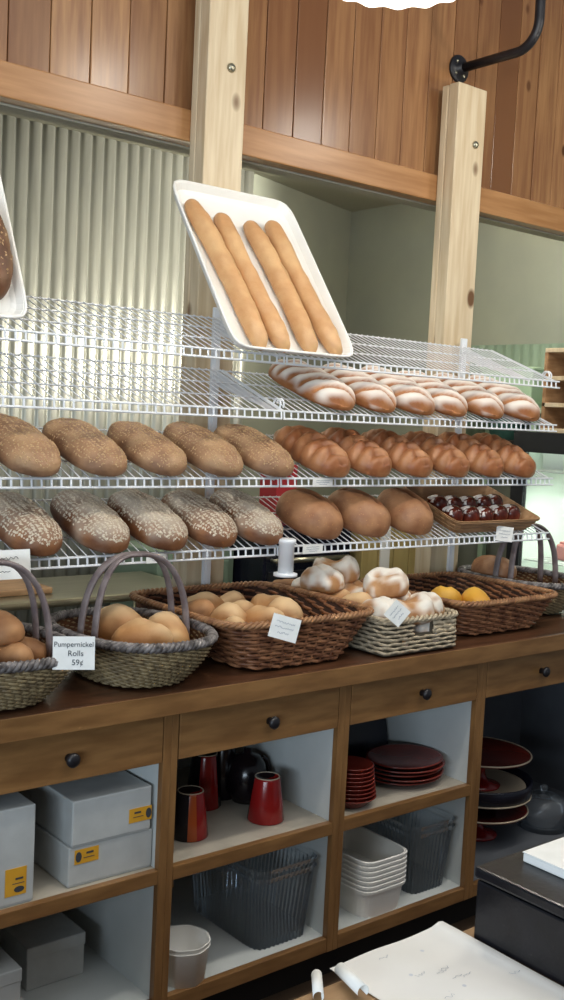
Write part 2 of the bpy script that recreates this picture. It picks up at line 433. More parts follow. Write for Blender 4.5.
# ------------------------------------------------------------------ bread
def loaf_mesh(name, L, W, H, style, m, seed, nu=44, nv=30, bend=0.0):
    r = random.Random(seed); off = Vector((r.uniform(-50, 50), r.uniform(-50, 50), r.uniform(-50, 50)))
    mb = MB(); vs = []; av = []
    pe = {'boule': 2.0, 'roll': 2.0, 'stick': 9.0}.get(style, 3.1)
    for i in range(1, nu):
        t = -math.cos(PI*i/nu); y = t*L/2
        pr = max(0, 1-abs(t)**pe)**.5
        hr = max(0, 1-abs(t)**(pe+.3))**.5
        for j in range(nv):
            a = 2*PI*j/nv; cx = math.cos(a); sz = math.sin(a)
            base = .36
            x = cx*W/2*pr
            if style in ('seed', 'oat', 'slash', 'braid'): x = math.copysign(abs(cx)**.9, cx)*W/2*pr
            if sz >= 0: z = H*base + H*(1-base)*sz**.92*hr
            else: z = H*base*(1-(abs(sz)**.55)*(.35+.65*hr))
            p = Vector((x, y, z)); top = max(0, sz)
            nse = mnoise.noise(p*(15 if style in ('roll', 'frost') else 22)+off); n2 = mnoise.noise(p*60+off); n3 = mnoise.noise(p*42-off)
            p += Vector((cx*.6, 0, max(sz, 0)))*(nse*(.022 if style in ('roll', 'frost') else .007)+n2*.002+(n3*.007 if style == 'frost' else 0))*min(1, H/.07)
            du = 0.0
            if style == 'seed':
                g = math.exp(-((x-.012*math.sin(y*25))/.012)**2)*(abs(t) < .8)
                p.z -= .006*g*top
                du = .55*max(0, min(1, .1+1.3*nse))*(top > .2)
            elif style == 'oat':
                du = max(0, min(1, top*1.1-.05+nse*.8))*.75
                if seed % 5 == 2 and y < 0: du *= .4
                p.z += -.010*math.exp(-((x-.02)/.01)**2)*(abs(t) < .5)*top
            elif style == 'slash':
                gs = 0
                for k in range(-5, 5):
                    c0 = (k+.5)*L*.155; dd = (y + x*.8 - c0)/.0100
                    gs = max(gs, math.exp(-dd*dd))
                gs *= max(0, min(1, (sz+.05)*2.5))
                p.z -= .010*gs; p.z += .004*top*(1-gs)
                du = max(0, min(1, (sz*1.9+.22)+nse*.9))*(1-min(1, gs*1.6))*.95
            elif style == 'braid':
                k = y/L*6.5; lob = abs(math.sin(PI*(k+abs(x)/W*1.3)))
                ctr = math.exp(-(x/(W*.09))**2)
                p += Vector((cx*.006, 0, .020*top))*(lob-.5)*(abs(t) < .93)*hr
                p.z -= .008*ctr*top*hr
                du = max(0, min(1, (1-lob)*1.2-.35+.5*ctr*top-.2))*.8*(top > .1) + max(0, min(.7, top*.6-.25+nse*.6))*.5
            elif style == 'boule':
                g = math.exp(-((x+y*.35-.012)/.009)**2)*(abs(t) < .62)*top
                p.z -= .012*g; du = min(1, g*.9+max(0, nse)*.3)
            elif style == 'roll':
                g = math.exp(-((x+y*.2)/.006)**2)*(abs(t) < .7)*top*(seed % 2)
                p.z -= .006*g; du = max(0, min(1, top*.9-.35+nse*1.1))
            elif style == 'frost':
                p.z -= .008*math.exp(-((x-y*.3+.008)/.007)**2)*(abs(t) < .75)*top; du = max(0, min(1, top*1.1-.35+nse*1.2+n3*1.5))
            if style in ('slash', 'oat'): du *= max(0, 1-abs(t)**(9 if style == 'slash' else 5))
            p.x += bend*(1-(2*t)**2*.5)*1.0 if bend else 0
            vs.append(p); av.append(min(1, du))
    fs = []
    k = nu-1
    for i in range(k-1):
        for j in range(nv): fs.append((i*nv+j, i*nv+(j+1) % nv, (i+1)*nv+(j+1) % nv, (i+1)*nv+j))
    a = len(vs); zc = H*.36
    vs.append(Vector((bend*-1 if bend else 0, -L/2*1.0, zc))); vs.append(Vector((bend*-1 if bend else 0, L/2*1.0, zc))); av += [0, 0]
    for j in range(nv):
        fs.append((a, (j+1) % nv, j)); fs.append((a+1, (k-1)*nv+j, (k-1)*nv+(j+1) % nv))
    zmin = min(v.z for v in vs)
    vs = [Vector((v.x, v.y, v.z-zmin)) for v in vs]
    mb.add(vs, fs, av)
    me = mb.mesh(name, m, True)
    return me
def seed_mesh(name, me, m, count, size, seed, zmin, thin=.45):
    r = random.Random(seed); mb = MB()
    polys = [p for p in me.polygons if p.normal.z > .15 and p.center.z > zmin]
    areas = []; acc = 0
    for p in polys: acc += p.area*(.25+p.normal.z); areas.append(acc)
    import bisect
    for _ in range(count):
        p = polys[min(len(polys)-1, bisect.bisect(areas, r.random()*acc))]
        vv = [me.vertices[i].co for i in p.vertices]; w = [r.random() for _ in vv]; sw = sum(w)
        c = sum((v*k for v, k in zip(vv, w)), Vector())/sw
        n = p.normal; a = n.orthogonal().normalized(); a.rotate(Matrix.Rotation(r.uniform(0, 2*PI), 3, n)); b = n.cross(a)
        n2 = (n + a*r.uniform(-.25, .25)).normalized()
        s = size*r.uniform(.7, 1.3); c = c+n*s*.1
        mb.add([c+a*s, c+b*s*.55, c-a*s, c-b*s*.55, c+n2*s*thin, c-n2*s*thin],
               [(0, 1, 4), (1, 2, 4), (2, 3, 4), (3, 0, 4), (1, 0, 5), (2, 1, 5), (3, 2, 5), (0, 3, 5)])
    return mb.mesh(name, m)

ML_seed = [loaf_mesh('loaf', .285, .152, .076, 'seed', M_crust, s) for s in (11, 12, 13)]
MS_seed = [seed_mesh('seed_topping', me, M_seed, 950, .0031, i, .035) for i, me in enumerate(ML_seed)]
ML_oat = [loaf_mesh('loaf', .275, .150, .082, 'oat', M_dcrust, s) for s in (21, 22, 23)]
MS_oat = [seed_mesh('oat_topping', me, M_oat, 1100, .0043, i+5, .045, .25) for i, me in enumerate(ML_oat)]
ML_braid = [loaf_mesh('loaf', .29, .152, .080, 'braid', M_braid, s, 64, 36) for s in (31, 32, 33)]
ML_slash = [loaf_mesh('loaf', .315, .154, .080, 'slash', M_slash, s, 80, 36) for s in (41, 42, 43)]
ML_boule = [loaf_mesh('loaf', .225, .172, .112, 'boule', M_boule, s) for s in (51, 52)]

def on_deck(o, lv, x, s, rz=0.0):
    o.location = deck(lv, x, s, .0018); o.rotation_euler = (ANG, 0, 0)
    o.rotation_euler = (Matrix.Rotation(ANG, 4, 'X') @ Matrix.Rotation(rz, 4, 'Z')).to_euler()
def put_loaf(kind, lv, x, s, rz, me, label, group, top=None, name='bread_loaf', sc=1.0):
    if top:
        o = empty(name, (0, 0, 0), label, 'bread', group)
        link('loaf', me, o); t = link(top[0], top[1], o); t['kind'] = 'stuff'
    else:
        o = link(name, me); tag(o, label, 'bread', group)
    on_deck(o, lv, x, s, rz); o.scale = (sc, sc, sc)
    return o
G = 'seeded brown loaves on the third shelf'
for i, x in enumerate((.995, 1.178, 1.360, 1.542, 1.722, 1.898)):
    lab = 'seeded brown loaf cut off by the left photo edge on the third shelf' if i == 0 else f'{ORD[i-1]} whole seeded brown loaf from the left on the third shelf'
    put_loaf('seed', 2, x-.042, .114, rnd.uniform(.04, .12), ML_seed[i % 3], lab, G, ('seed_topping', MS_seed[i % 3]), sc=rnd.uniform(.97, 1.03))
G = 'glossy scored golden loaves on the third shelf'
for i, x in enumerate((2.095, 2.268, 2.448, 2.625, 2.795, 2.965)):
    lab = f'{ORD[i]} glossy knobbly golden loaf counted from the seeded loaves, third shelf'
    if i == 0: lab = 'glossy knobbly golden loaf right beside the last seeded loaf, third shelf'
    if i == 5: lab = 'rightmost glossy knobbly golden loaf, at the end of the third shelf'
    put_loaf('braid', 2, x-.024, .110, rnd.uniform(.04, .12), ML_braid[i % 3], lab, G, sc=rnd.uniform(.97, 1.03))
G = 'oat topped dark loaves on the lowest shelf'
for i, x in enumerate((1.165, 1.355, 1.525, 1.69, 1.855)):
    lab = ['oat topped dark loaf at the far left above the shelf price card, lowest shelf',
           'oat topped dark loaf with a torn pale side, second from left on the lowest shelf',
           'oat topped dark loaf in the middle of its five, lowest shelf',
           'oat topped dark loaf fourth from left on the lowest shelf',
           'oat topped dark loaf beside the plain round loaves, lowest shelf'][i]
    put_loaf('oat', 3, x-.014, .114, rnd.uniform(.03, .11), ML_oat[(i+1) % 3], lab, G, ('oat_topping', MS_oat[(i+1) % 3]), sc=rnd.uniform(.98, 1.03))
G = 'round brown loaves on the lowest shelf'
for i, (x, lab) in enumerate(((2.085, 'round brown loaf beside the oat loaves on the lowest shelf'), (2.28, 'middle one of three round brown loaves on the lowest shelf'), (2.485, 'round brown loaf beside the wooden tray of glazed buns'))):
    put_loaf('boule', 3, x-.024, .095, rnd.uniform(-.2, .2), ML_boule[i % 2], lab, G, sc=1.0)
G = 'floured slashed loaves on the second shelf'
for i, x in enumerate((2.10, 2.285, 2.45, 2.61, 2.79, 2.975)):
    lab = ['floured slashed white loaf leftmost on the second shelf, under the tray of long loaves'] + [f'{ORD[k]} floured slashed loaf from the left on the second shelf' for k in range(1, 5)] + ['floured slashed loaf at the right end of the second shelf']
    put_loaf('slash', 1, x-.02, .136, .20 if i == 0 else rnd.uniform(.0, .12), ML_slash[i % 3], lab[i], G, sc=rnd.uniform(.98, 1.03))

# ------------------------------------------------------------------ leaning white trays
def tray(W, L, label, origin, lean, name='serving_tray'):
    """local x width, y up the tray, z out of the tray (towards the viewer)"""
    e = empty(name, origin, label, 'tray', 'white leaning trays on the top shelf', (lean, 0, 0))
    m = MB()
    def ring(a, b, z, dy=0): return [(x+W/2, y+L/2, z) for x, y in rrect(a, b, 13, 96)]
    a, b = W/2, L/2
    m.loft([ring(a-.022, b-.022, 0), ring(a-.010, b-.010, .008), ring(a-.004, b-.004, .024), ring(a, b, .026), ring(a, b, .029),
            ring(a-.007, b-.007, .029), ring(a-.016, b-.016, .011), ring(a-.026, b-.026, .004)], True, True)
    m.build('tray_body', M_white, e)
    m = MB(); pts = [(x+W/2, y+L/2, .0285) for x, y in rrect(a-.0025, b-.0025, 13, 96)]
    m.tube(pts, .0042, 8, True); m.build('tray_rim', M_white, e, True)
    return e
lean = math.atan2(.470, .345)
T1 = tray(.440, .600, 'white plastic tray of four long thin loaves leaning on the pine post', (1.678, 2.284, 1.735), lean)
T2 = tray(.42, .46, 'white plastic tray with a dark loaf, cut off at the left photo edge', (.688, 2.312, 1.7545), math.radians(62))
# baguettes lie in the tray
Rt = Matrix.Translation(T1.location) @ Matrix.Rotation(lean, 4, 'X')
bag = [loaf_mesh('baguette', .52, .062, .048, 'stick', M_bag, s, 60, 20, bend=b) for s, b in ((61, .006), (62, -.004))]
for i, (xa, xb, ya, yb, lab) in enumerate(((.052, .102, .006, .528, 'long thin golden loaf at the left side of the leaning tray'), (.134, .176, .006, .496, 'long thin golden loaf second from the left in the leaning tray'),
        (.246, .280, .006, .486, 'long thin golden loaf third from the left in the leaning tray'), (.326, .370, .006, .506, 'long thin golden loaf at the right side of the leaning tray'))):
    A = Vector(((xa+xb)/2, (ya+yb)/2, .0045)); ang = math.atan2(-(xb-xa)*-1, (yb-ya))
    # xa is the top end, xb the bottom end
    o = link('baguette', bag[i % 2]); tag(o, lab, 'bread', 'long thin loaves in the white tray')
    o.matrix_world = Rt @ Matrix.Translation(A) @ Matrix.Rotation(math.atan2(xb-xa, yb-ya), 4, 'Z') @ Matrix.Diagonal((1, math.hypot(xb-xa, yb-ya)/.52, 1, 1))
Rt2 = Matrix.Translation(T2.location) @ Matrix.Rotation(math.radians(62), 4, 'X')
e = empty('bread_loaf', (0, 0, 0), 'dark seeded loaf in the leaning tray at the left photo edge', 'bread')
MLd = loaf_mesh('loaf', .285, .155, .09, 'seed', mat('rye_crust', '#4e3222', '#6d482f', .6, scale=18, attr='dust', attr_col='#a98a66', bump=.35, bscale=120), 14); link('loaf', MLd, e); e.matrix_world = Rt2 @ Matrix.Translation((.315, .175, .0045))
t = link('oat_topping', seed_mesh('oat_topping', MLd, M_seed, 160, .0042, 77, .05, .4), e); t['kind'] = 'stuff'

# ------------------------------------------------------------------ baskets
def weave(mb, prof, courses, stakes, e, r, amp, flat=1.0, hole=None, twist=0.0, nsub=4, sides=5):
    """prof(t)->(a,b,z)"""
    n = stakes*nsub
    for k in range(courses):
        t = (k+.5)/courses; a, b, z = prof(t); ring = rrect(a, b, e, n)
        pts = []
        for i, (x, y) in enumerate(ring):
            px, py = ring[i-1]; qx, qy = ring[(i+1) % n]
            tx, ty = qx-px, qy-py; l = math.hypot(tx, ty) or 1
            ox, oy = ty/l, -tx/l
            ph = PI*i/nsub + k*PI + twist*k
            d = amp*math.sin(ph)
            pts.append((x+ox*d, y+oy*d, z+rnd.uniform(-1, 1)*r*.2+r*.35*math.cos(ph)))
        if hole and hole[0] <= t <= hole[1]:
            keep = [i for i, p in enumerate(pts) if not (p[1] < -b*.9 and abs(p[0]) < hole[2])]
            # rotate so the run is contiguous
            st = next(i for i in range(n) if i in set(keep) and (i-1) % n not in set(keep))
            ks = set(keep); run = []; i = st
            while i % n in ks and len(run) < len(keep): run.append(pts[i % n]); i += 1
            mb.tube(run, r, sides, False, flat)
        else: mb.tube(pts, r, sides, True, flat)
def stakes_geo(mb, prof, stakes, e, r, steps=6):
    cols = [rrect(*prof(t)[:2], e, stakes) for t in [i/steps for i in range(steps+1)]]
    zs = [prof(i/steps)[2] for i in range(steps+1)]
    for s in range(stakes): mb.tube([(cols[i][s][0], cols[i][s][1], zs[i]) for i in range(steps+1)], r, 5)
def liner(prof, e, th, m, parent, name='lining', steps=8, hole=None):
    mb = MB(); outer = []; inner = []
    for i in range(steps+1):
        a, b, z = prof(i/steps); outer.append([(x, y, z) for x, y in rrect(a-th, b-th, e, 64)])
    for i in range(steps, -1, -1):
        a, b, z = prof(i/steps); inner.append([(x, y, max(z, prof(0)[2]+.006)) for x, y in rrect(a-th-.003, b-th-.003, e, 64)])
    mb.loft(outer+inner, True, True)
    return mb.build(name, m, parent)
def rim(mb, a, b, z, e, r, turns, strands=3, n=240, spread=1.0):
    ring = rrect(a, b, e, n)
    for s in range(strands):
        pts = []
        for i, (x, y) in enumerate(ring):
            px, py = ring[i-1]; qx, qy = ring[(i+1) % n]; tx, ty = qx-px, qy-py; l = math.hypot(tx, ty)
            ox, oy = ty/l, -tx/l; ph = 2*PI*(turns*i/n + s/strands)
            d = r*spread*math.cos(ph); pts.append((x+ox*d, y+oy*d, z+r*spread*.8*math.sin(ph)))
        mb.tube(pts, r*.8, 6, True)
Z0 = CT+.0005
def rect_basket(loc, a0, b0, a1, b1, h, label, rz=0.0, name='wicker_basket'):
    e = empty(name, loc, label, 'basket', None, (0, 0, rz))
    prof = lambda t: (a0+(a1-a0)*t, b0+(b1-b0)*t, .006+(h-.012)*t)
    m = MB(); weave(m, prof, 13, 44, 7, .0052, .0045); stakes_geo(m, prof, 44, 7, .0028); m.build('woven_body', M_wick, e, True)
    liner(prof, 7, .001, M_wicklin, e)
    m = MB(); rim(m, a1+.002, b1+.002, h-.002, 7, .0068, 40, 3); m.build('braided_rim', M_wickr, e, True)
    return e
def oval_basket(loc, label, a1=.168, b1=.225, h=.118, hh=.185, rz=0.0, hdy=-.02):
    e = empty('handled_basket', loc, label, 'basket', 'oval baskets with hoop handles', (0, 0, rz))
    prof = lambda t: (a1*(.66+.34*math.sin(t*PI/2)), b1*(.66+.34*math.sin(t*PI/2)), .005+(h-.01)*t)
    m = MB(); weave(m, prof, 20, 60, 2.4, .0034, .0034, twist=.5); stakes_geo(m, prof, 52, 2.4, .002); m.build('woven_body', M_rat, e, True)
    liner(prof, 2.4, .0015, M_ratlin, e)
    m = MB(); rim(m, a1+.003, b1+.003, h-.002, 2.4, .0082, 34, 3, spread=1.0); m.build('braided_rim', M_ratrim, e, True)
    for sgn in (-1, 1):
        m = MB(); pts = []
        for i in range(25):
            q = PI*i/24; cs = math.cos(q); sn = math.sin(q)
            pts.append((-(a1-.016)*.86*math.copysign(abs(cs)**.75, cs), hdy+sgn*(.004+.03*abs(cs)**1.2), h-.035+(hh+.035)*sn**.85))
        m.tube(pts, .0125, 10, flat=.5); m.build('handle', M_handle, e, True)
    m = MB()
    for i in range(5): m.tube([((-.02+i*.01)+.011*math.cos(q), hdy+.014*math.sin(q)*1.1, h+hh-.001+.009*math.cos(q)*.0+.0085*math.sin(2*q)*0 + (.007 if math.cos(q) > 0 else -.007)*0) for q in [k*PI/6 for k in range(12)]], .003, 5, True)
    m.build('binding', M_handle, e, True)
    return e
B1 = oval_basket((.992, 2.225, Z0), 'oval handled basket with a white price card, cut off at the left edge')
B2 = oval_basket((1.372, 2.232, Z0), 'oval handled basket of pale rolls between the price card and the brown wicker basket')
B6 = oval_basket((3.13, 2.41, Z0), 'handled basket at the right end of the worktop, against the bright fridge', hh=.19)
B3 = rect_basket((1.812, 2.318, Z0), .168, .225, .256, .262, .134, 'large dark brown wicker basket of golden rolls with a price card')
B5 = rect_basket((2.700, 2.335, Z0), .185, .20, .245, .245, .115, 'brown wicker basket with yellow buns, right of the grey seagrass basket')
# grey seagrass box basket
e = empty('seagrass_basket', (2.231, 2.30, Z0), 'grey square seagrass basket with a hand hole, full of floury rolls', 'basket')
prof = lambda t: (.149, .252, .007+.094*t)
m = MB(); weave(m, prof, 8, 56, 18, .0042, .0014, flat=1.75, hole=(.55, .92, .036), nsub=4, sides=6); m.build('woven_body', M_sea, e, True)
m = MB()
for (x0, x1, y0, y1) in ((-.145, -.139, -.246, .246), (.139, .145, -.246, .246), (-.139, .139, .24, .246)): m.box(x0, x1, y0, y1, .004, .1)
m.box(-.139, .139, -.246, -.24, .004, .058); m.box(-.139, -.038, -.246, -.24, .058, .1); m.box(.038, .139, -.246, -.24, .058, .1); m.box(-.139, .139, -.24, .24, .003, .008)
m.build('lining', M_sealin, e)
m = MB(); rim(m, .150, .253, .103, 14, .0062, 40, 2); m.build('braided_rim', M_sea, e, True)
B4 = e

# rolls
MR = [loaf_mesh('roll', .118, .088, .066, 'roll', M_roll, s, 22, 20) for s in (71, 72, 74)]
MRf = [loaf_mesh('roll', .115, .085, .066, 'frost', M_rollf, s, 40, 34) for s in (81, 82, 83)]
MRd = [loaf_mesh('roll', .105, .085, .064, 'roll', M_rolld, s, 22, 20) for s in (91, 92)]
MRy = [loaf_mesh('bun', .085, .08, .055, 'roll', M_yellow, s, 22, 20) for s in (95, 96)]
def roll(me, x, y, z, label, group, rz=None, tilt=(0, 0), sc=1.0, name='bread_roll'):
    o = link(name, me); tag(o, label, 'bread roll', group)
    o.location = (x, y, z); o.rotation_euler = (tilt[0], tilt[1], rnd.uniform(0, PI) if rz is None else rz); o.scale = (sc,)*3
    return o
zb = Z0+.0115
# basket 1: dark rolls
g = 'brown rolls in the left handled basket'
for (x, y, z, l) in ((.985, 2.16, zb+.002, None), (1.07, 2.15, zb+.002, None), (1.03, 2.28, zb+.002, None)):
    roll(MRd[0], x, y, z, 'brown roll low in the left handled basket', g)
roll(MRd[0], 1.015, 2.135, zb+.06, 'brown roll at the front of the left handled basket, near the photo edge', g, .6, sc=1.0)
roll(MRd[1], 1.075, 2.205, zb+.058, 'brown roll beside the handle foot in the left handled basket', g, 1.2)
roll(MRd[1], 1.01, 2.215, zb+.104, 'brown roll topmost of the heap in the left handled basket', g, .3, sc=1.3)
g = 'pale rolls in the middle handled basket'
for (x, y) in ((1.315, 2.17), (1.41, 2.18), (1.345, 2.30), (1.435, 2.29)): roll(MR[1], x, y, zb+.002, 'pale roll low in the middle handled basket', g)
roll(MR[0], 1.362, 2.165, zb+.060, 'large pale torn roll topmost in the middle handled basket', g, 1.0, (.1, -.15), 1.25)
roll(MR[2], 1.455, 2.20, zb+.056, 'pale roll at the right of the heap in the middle handled basket', g, -.4, (0, .15), 1.2)
roll(MR[1], 1.375, 2.285, zb+.062, 'pale roll at the back of the heap in the middle handled basket', g, .4, sc=1.3)
roll(MR[0], 1.268, 2.165, zb+.045, 'small pale roll by the left handle foot, middle handled basket', g, 1.0, sc=.62)
g = 'golden rolls in the large brown wicker basket'
low = [(1.70, 2.22), (1.79, 2.21), (1.88, 2.22), (1.70, 2.34), (1.80, 2.34), (1.89, 2.35), (1.72, 2.45), (1.84, 2.45)]
for x, y in low: roll(MR[rnd.randrange(3)], x, y, zb+.001, 'golden roll low in the large brown wicker basket', g, PI/2+rnd.uniform(-.3, .3))
hi = [(1.655, 2.36, 'golden roll at the back left of the large brown wicker basket', 1.2), (1.735, 2.42, 'round tan roll standing at the back of the large brown wicker basket', 1.15),
      (1.70, 2.265, 'golden roll in the front left of the large brown wicker basket', 1.1), (1.775, 2.215, 'golden roll in the front middle of the large brown wicker basket, behind the card', 1.15),
      (1.79, 2.325, 'golden roll at the centre of the large brown wicker basket', 1.0), (1.86, 2.235, 'golden roll just right of the card in the large brown wicker basket', 1.25),
      (1.885, 2.345, 'golden roll at the right of the large brown wicker basket', 1.2), (1.83, 2.43, 'golden roll at the back right of the large brown wicker basket', 1.1), (1.67, 2.20, 'small golden roll at the front left corner of the large brown wicker basket', .8)]
for i, (x, y, l, s) in enumerate(hi): roll((MRd[0] if i == 0 else MR[i % 3]), x, y, zb+.058, l, g, PI/2+rnd.uniform(-.9, .9), (rnd.uniform(-.15, .15), rnd.uniform(-.15, .15)), s)
g = 'floury rolls in the grey seagrass basket'
for i in range(4):
    for j in range(2):
        roll(MRf[(i+j) % 3], 2.168+.125*j, 2.115+.122*i, zb-.001, 'floury roll low in the grey seagrass basket', g, rnd.uniform(-.15, .15), sc=1.08)
top = [(2.15, 2.135, .064, 'floury roll at the front left of the seagrass basket, above the card', 1.2, MRf[0], .5), (2.245, 2.115, .066, 'floury roll over the hand hole of the seagrass basket', 1.25, MRf[1], 1.3),
       (2.325, 2.145, .062, 'floury roll at the front right corner of the seagrass basket', 1.2, MRf[2], .2), (2.29, 2.255, .066, 'floury roll behind the front right one in the seagrass basket', 1.3, MRf[0], 1.0),
       (2.17, 2.25, .066, 'golden brown roll at the left rim of the seagrass basket', 1.1, MR[1], 1.2), (2.16, 2.35, .066, 'golden roll peeping over the brown basket rim from the seagrass basket', 1.05, MR[0], 1.4),
       (2.275, 2.365, .066, 'big white floury roll at the middle of the seagrass basket', 1.4, MRf[1], .3), (2.165, 2.465, .066, 'floury roll in the back left of the seagrass basket', 1.25, MRf[2], .9),
       (2.115, 2.53, .085, 'brown roll at the back left corner of the seagrass basket', .95, MRd[0], 1.1), (2.28, 2.485, .066, 'floury roll in the back middle of the seagrass basket', 1.25, MRf[0], 1.5),
       (2.245, 2.44, .135, 'floury tan roll topmost at the back of the seagrass basket heap', 1.3, MRf[1], .6), (2.255, 2.23, .125, 'floury roll topmost at the middle of the seagrass basket heap', 1.2, MRf[2], 1.2), (2.15, 2.39, .122, 'floury roll topmost at the left of the seagrass basket heap', 1.2, MRf[0], .3)]
for i, (x, y, dz, l, sz, me, rz) in enumerate(top): roll(me, x, y, zb+dz-.004, l, g, rz, (rnd.uniform(-.2, .2), rnd.uniform(-.2, .2)), sz)
g = 'yellow buns in the right wicker basket'
for i, (x, y, dz, l) in enumerate(((2.60, 2.19, .0, 'yellow bun low in the right wicker basket'), (2.575, 2.33, 0, 'yellow bun low in the right wicker basket'), (2.70, 2.29, 0, 'yellow bun low in the right wicker basket'),
        (2.625, 2.19, .050, 'bright yellow bun at the front of the right wicker basket'), (2.545, 2.25, .060, 'orange bun at the left of the right wicker basket'))):
    roll(MRy[i % 2], x, y, zb+dz, l, g, sc=1.3, name='yellow_bun')
for (x, y, dz, l, s) in ((3.10, 2.45, 0, 'seeded round loaf low in the right end handled basket', .78), (3.07, 2.49, .085, 'seeded round loaf heaped in the right end handled basket', .8)):
    o = link('bread_loaf', ML_boule[0]); tag(o, l, 'bread'); o.location = (x, y, zb+dz); o.scale = (s,)*3

# pastry tray on the lowest shelf
e = empty('pastry_tray', deck(3, 2.838, .14, .0022), 'shallow wooden tray of dark glazed buns on the lowest shelf', 'tray', None, (ANG, 0, 0))
m = MB(); a0, b0, a1, b1, h = .195, .12, .225, .142, .052
def rr(a, b, z): return [(x, y, z) for x, y in rrect(a, b, 16, 64)]
m.loft([rr(a0, b0, 0), rr(a1, b1, h), rr(a1-.007, b1-.007, h), rr(a0-.007, b0-.007, .007)]); m.build('tray_body', M_traywood, e)
m = MB()
for k in range(3):
    t = .3+.3*k; m.tube([(x, y, h*t) for x, y in rrect(a0+(a1-a0)*t+.001, b0+(b1-b0)*t+.001, 16, 64)], .0022, 5, True)
m.build('banding', M_traywood, e)
MG = loaf_mesh('bun', .076, .072, .058, 'roll', M_glaze, 98, 22, 20)
mi = MB()
for k in range(3):
    pts = [(-.03+.06*i/10, (k-1)*.016+.006*math.sin(i*1.3), 0) for i in range(11)]
    pp = []
    for x, y, z in pts: pp.append((x, y, .054*(1-(x/.042)**2*.55-(y/.042)**2*.5)))
    mi.tube(pp, .0065, 6, flat=.5)
MI = mi.mesh('icing', M_icing, True)
R4 = Matrix.Translation(e.location) @ Matrix.Rotation(ANG, 4, 'X')
for j in range(2):
    for i in range(5):
        o = empty('glazed_bun', (0, 0, 0), f'dark glazed iced bun, {ORD[i]} from the left in the {"front" if j == 0 else "back"} row of the wooden tray', 'bun', 'dark glazed buns in the wooden tray')
        link('bun', MG, o); ic = link('icing', MI, o, (0, 0, .0)); ic['label'] = 'white icing streaks'
        o.matrix_world = R4 @ Matrix.Translation((-.150+.075*i+.008*math.sin(i*2.3+j), -.058+.080*j+.006*math.cos(i*1.7), .0075)) @ Matrix.Rotation(rnd.uniform(-.5, .5), 4, 'Z')

# ------------------------------------------------------------------ cards and labels
def text_mesh(body, size, m, align='CENTER'):
    cu = bpy.data.curves.new('lettering', 'FONT'); cu.body = body; cu.size = size; cu.align_x = align; cu.align_y = 'CENTER'; cu.extrude = .0002; cu.resolution_u = 3
    o = bpy.data.objects.new('tmp', cu); C.objects.link(o)
    me = bpy.data.meshes.new_from_object(o.evaluated_get(bpy.context.evaluated_depsgraph_get())); bpy.data.objects.remove(o)
    me.materials.clear(); me.materials.append(m); return me
def card(name, W, H, loc, rot, label, cat='price card', group=None, lines=(), scrib=0, ink=None, th=.0012, curl=0.0):
    """local x right, y up, z towards the reader"""
    e = empty(name, loc, label, cat, group, rot)
    m = MB(); n = 10; vs = []; fs = []
    for i in range(n+1):
        x = -W/2+W*i/n; z = curl*math.sin(PI*i/n)
        vs += [(x, -H/2, z), (x, H/2, z), (x, -H/2, z-th), (x, H/2, z-th)]
    for i in range(n):
        a = i*4; b = a+4; fs += [(a, b, b+1, a+1), (a+2, a+3, b+3, b+2), (a, a+2, b+2, b), (a+1, b+1, b+3, a+3)]
    fs += [(0, 1, 3, 2), (n*4, n*4+2, n*4+3, n*4+1)]
    m.add(vs, fs); m.build('card', M_card, e)
    for (txt, size, y, x) in lines:
        o = link('lettering', text_mesh(txt, size, ink or M_ink), e, (x, y, curl+.0008)); o['label'] = 'handwritten lettering'
    if scrib:
        r = random.Random(scrib); m = MB()
        for k in range(3):
            y = H*(.22-.22*k); w = W*(.34 if k < 2 else .2); pts = []; x = -w
            while x < w:
                pts.append((x, y+r.uniform(-.5, .5)*H*.085, curl+.0009)); x += W*.022
            m.tube(pts, .0007, 4, flat=.4)
        m.build('lettering', ink or M_faint, e)
    return e
YAW = .66
def facing(yaw, tilt=0.0, roll=0.0):
    return (Matrix.Rotation(-yaw, 4, 'Z') @ Matrix.Rotation(PI/2-tilt, 4, 'X') @ Matrix.Rotation(roll, 4, 'Z')).to_euler()
card('price_card', .088, .070, (1.078, 1.975, 1.058), facing(.62, .12, .03), 'white card reading Pumpernickel Rolls 59¢ between the two left baskets', group='price cards on the baskets',
     lines=(('Pumpernickel', .0152, .018, 0), ('Rolls', .017, -.001, .004), ('59¢', .017, -.020, .008)))
card('price_card', .072, .060, (1.690, 2.018, 1.048), facing(.70, .10, -.22), 'white price card hooked on the large brown wicker basket', group='price cards on the baskets', scrib=5, ink=M_faint)
card('price_card', .055, .055, (2.094, 2.022, 1.052), facing(.5, .08, PI/4+.1), 'white card set cornerwise on the front of the seagrass basket', group='price cards on the baskets', scrib=8, ink=M_faint)
card('shelf_card', .16, .068, (1.035, 2.272, 1.205), facing(.12, .15, .02), 'white price card on the lowest shelf lip at the left photo edge', group='cards on the shelf lips', scrib=12, ink=M_ink)
card('shelf_card', .062, .05, (2.862, 2.285, 1.215), facing(.45, .1, -.1), 'white paper card hanging below the wooden tray of glazed buns', group='cards on the shelf lips', scrib=14)
card('shelf_label', .075, .024, (2.03, 2.285, 1.392), facing(0, 0, 0), 'white label clipped on the third shelf lip below the glossy loaves', 'label', 'labels on the shelf lips', scrib=21, th=.002)
card('shelf_label', .075, .026, (2.005, 2.285, 1.200), facing(0, 0, 0), 'white label clipped on the lowest shelf lip beside the white cap', 'label', 'labels on the shelf lips', scrib=22, th=.002)
card('shelf_label', .06, .024, (1.475, 2.285, 1.198), facing(0, 0, 0), 'white label clipped on the lowest shelf lip below the oat loaves', 'label', 'labels on the shelf lips', scrib=23, th=.002)

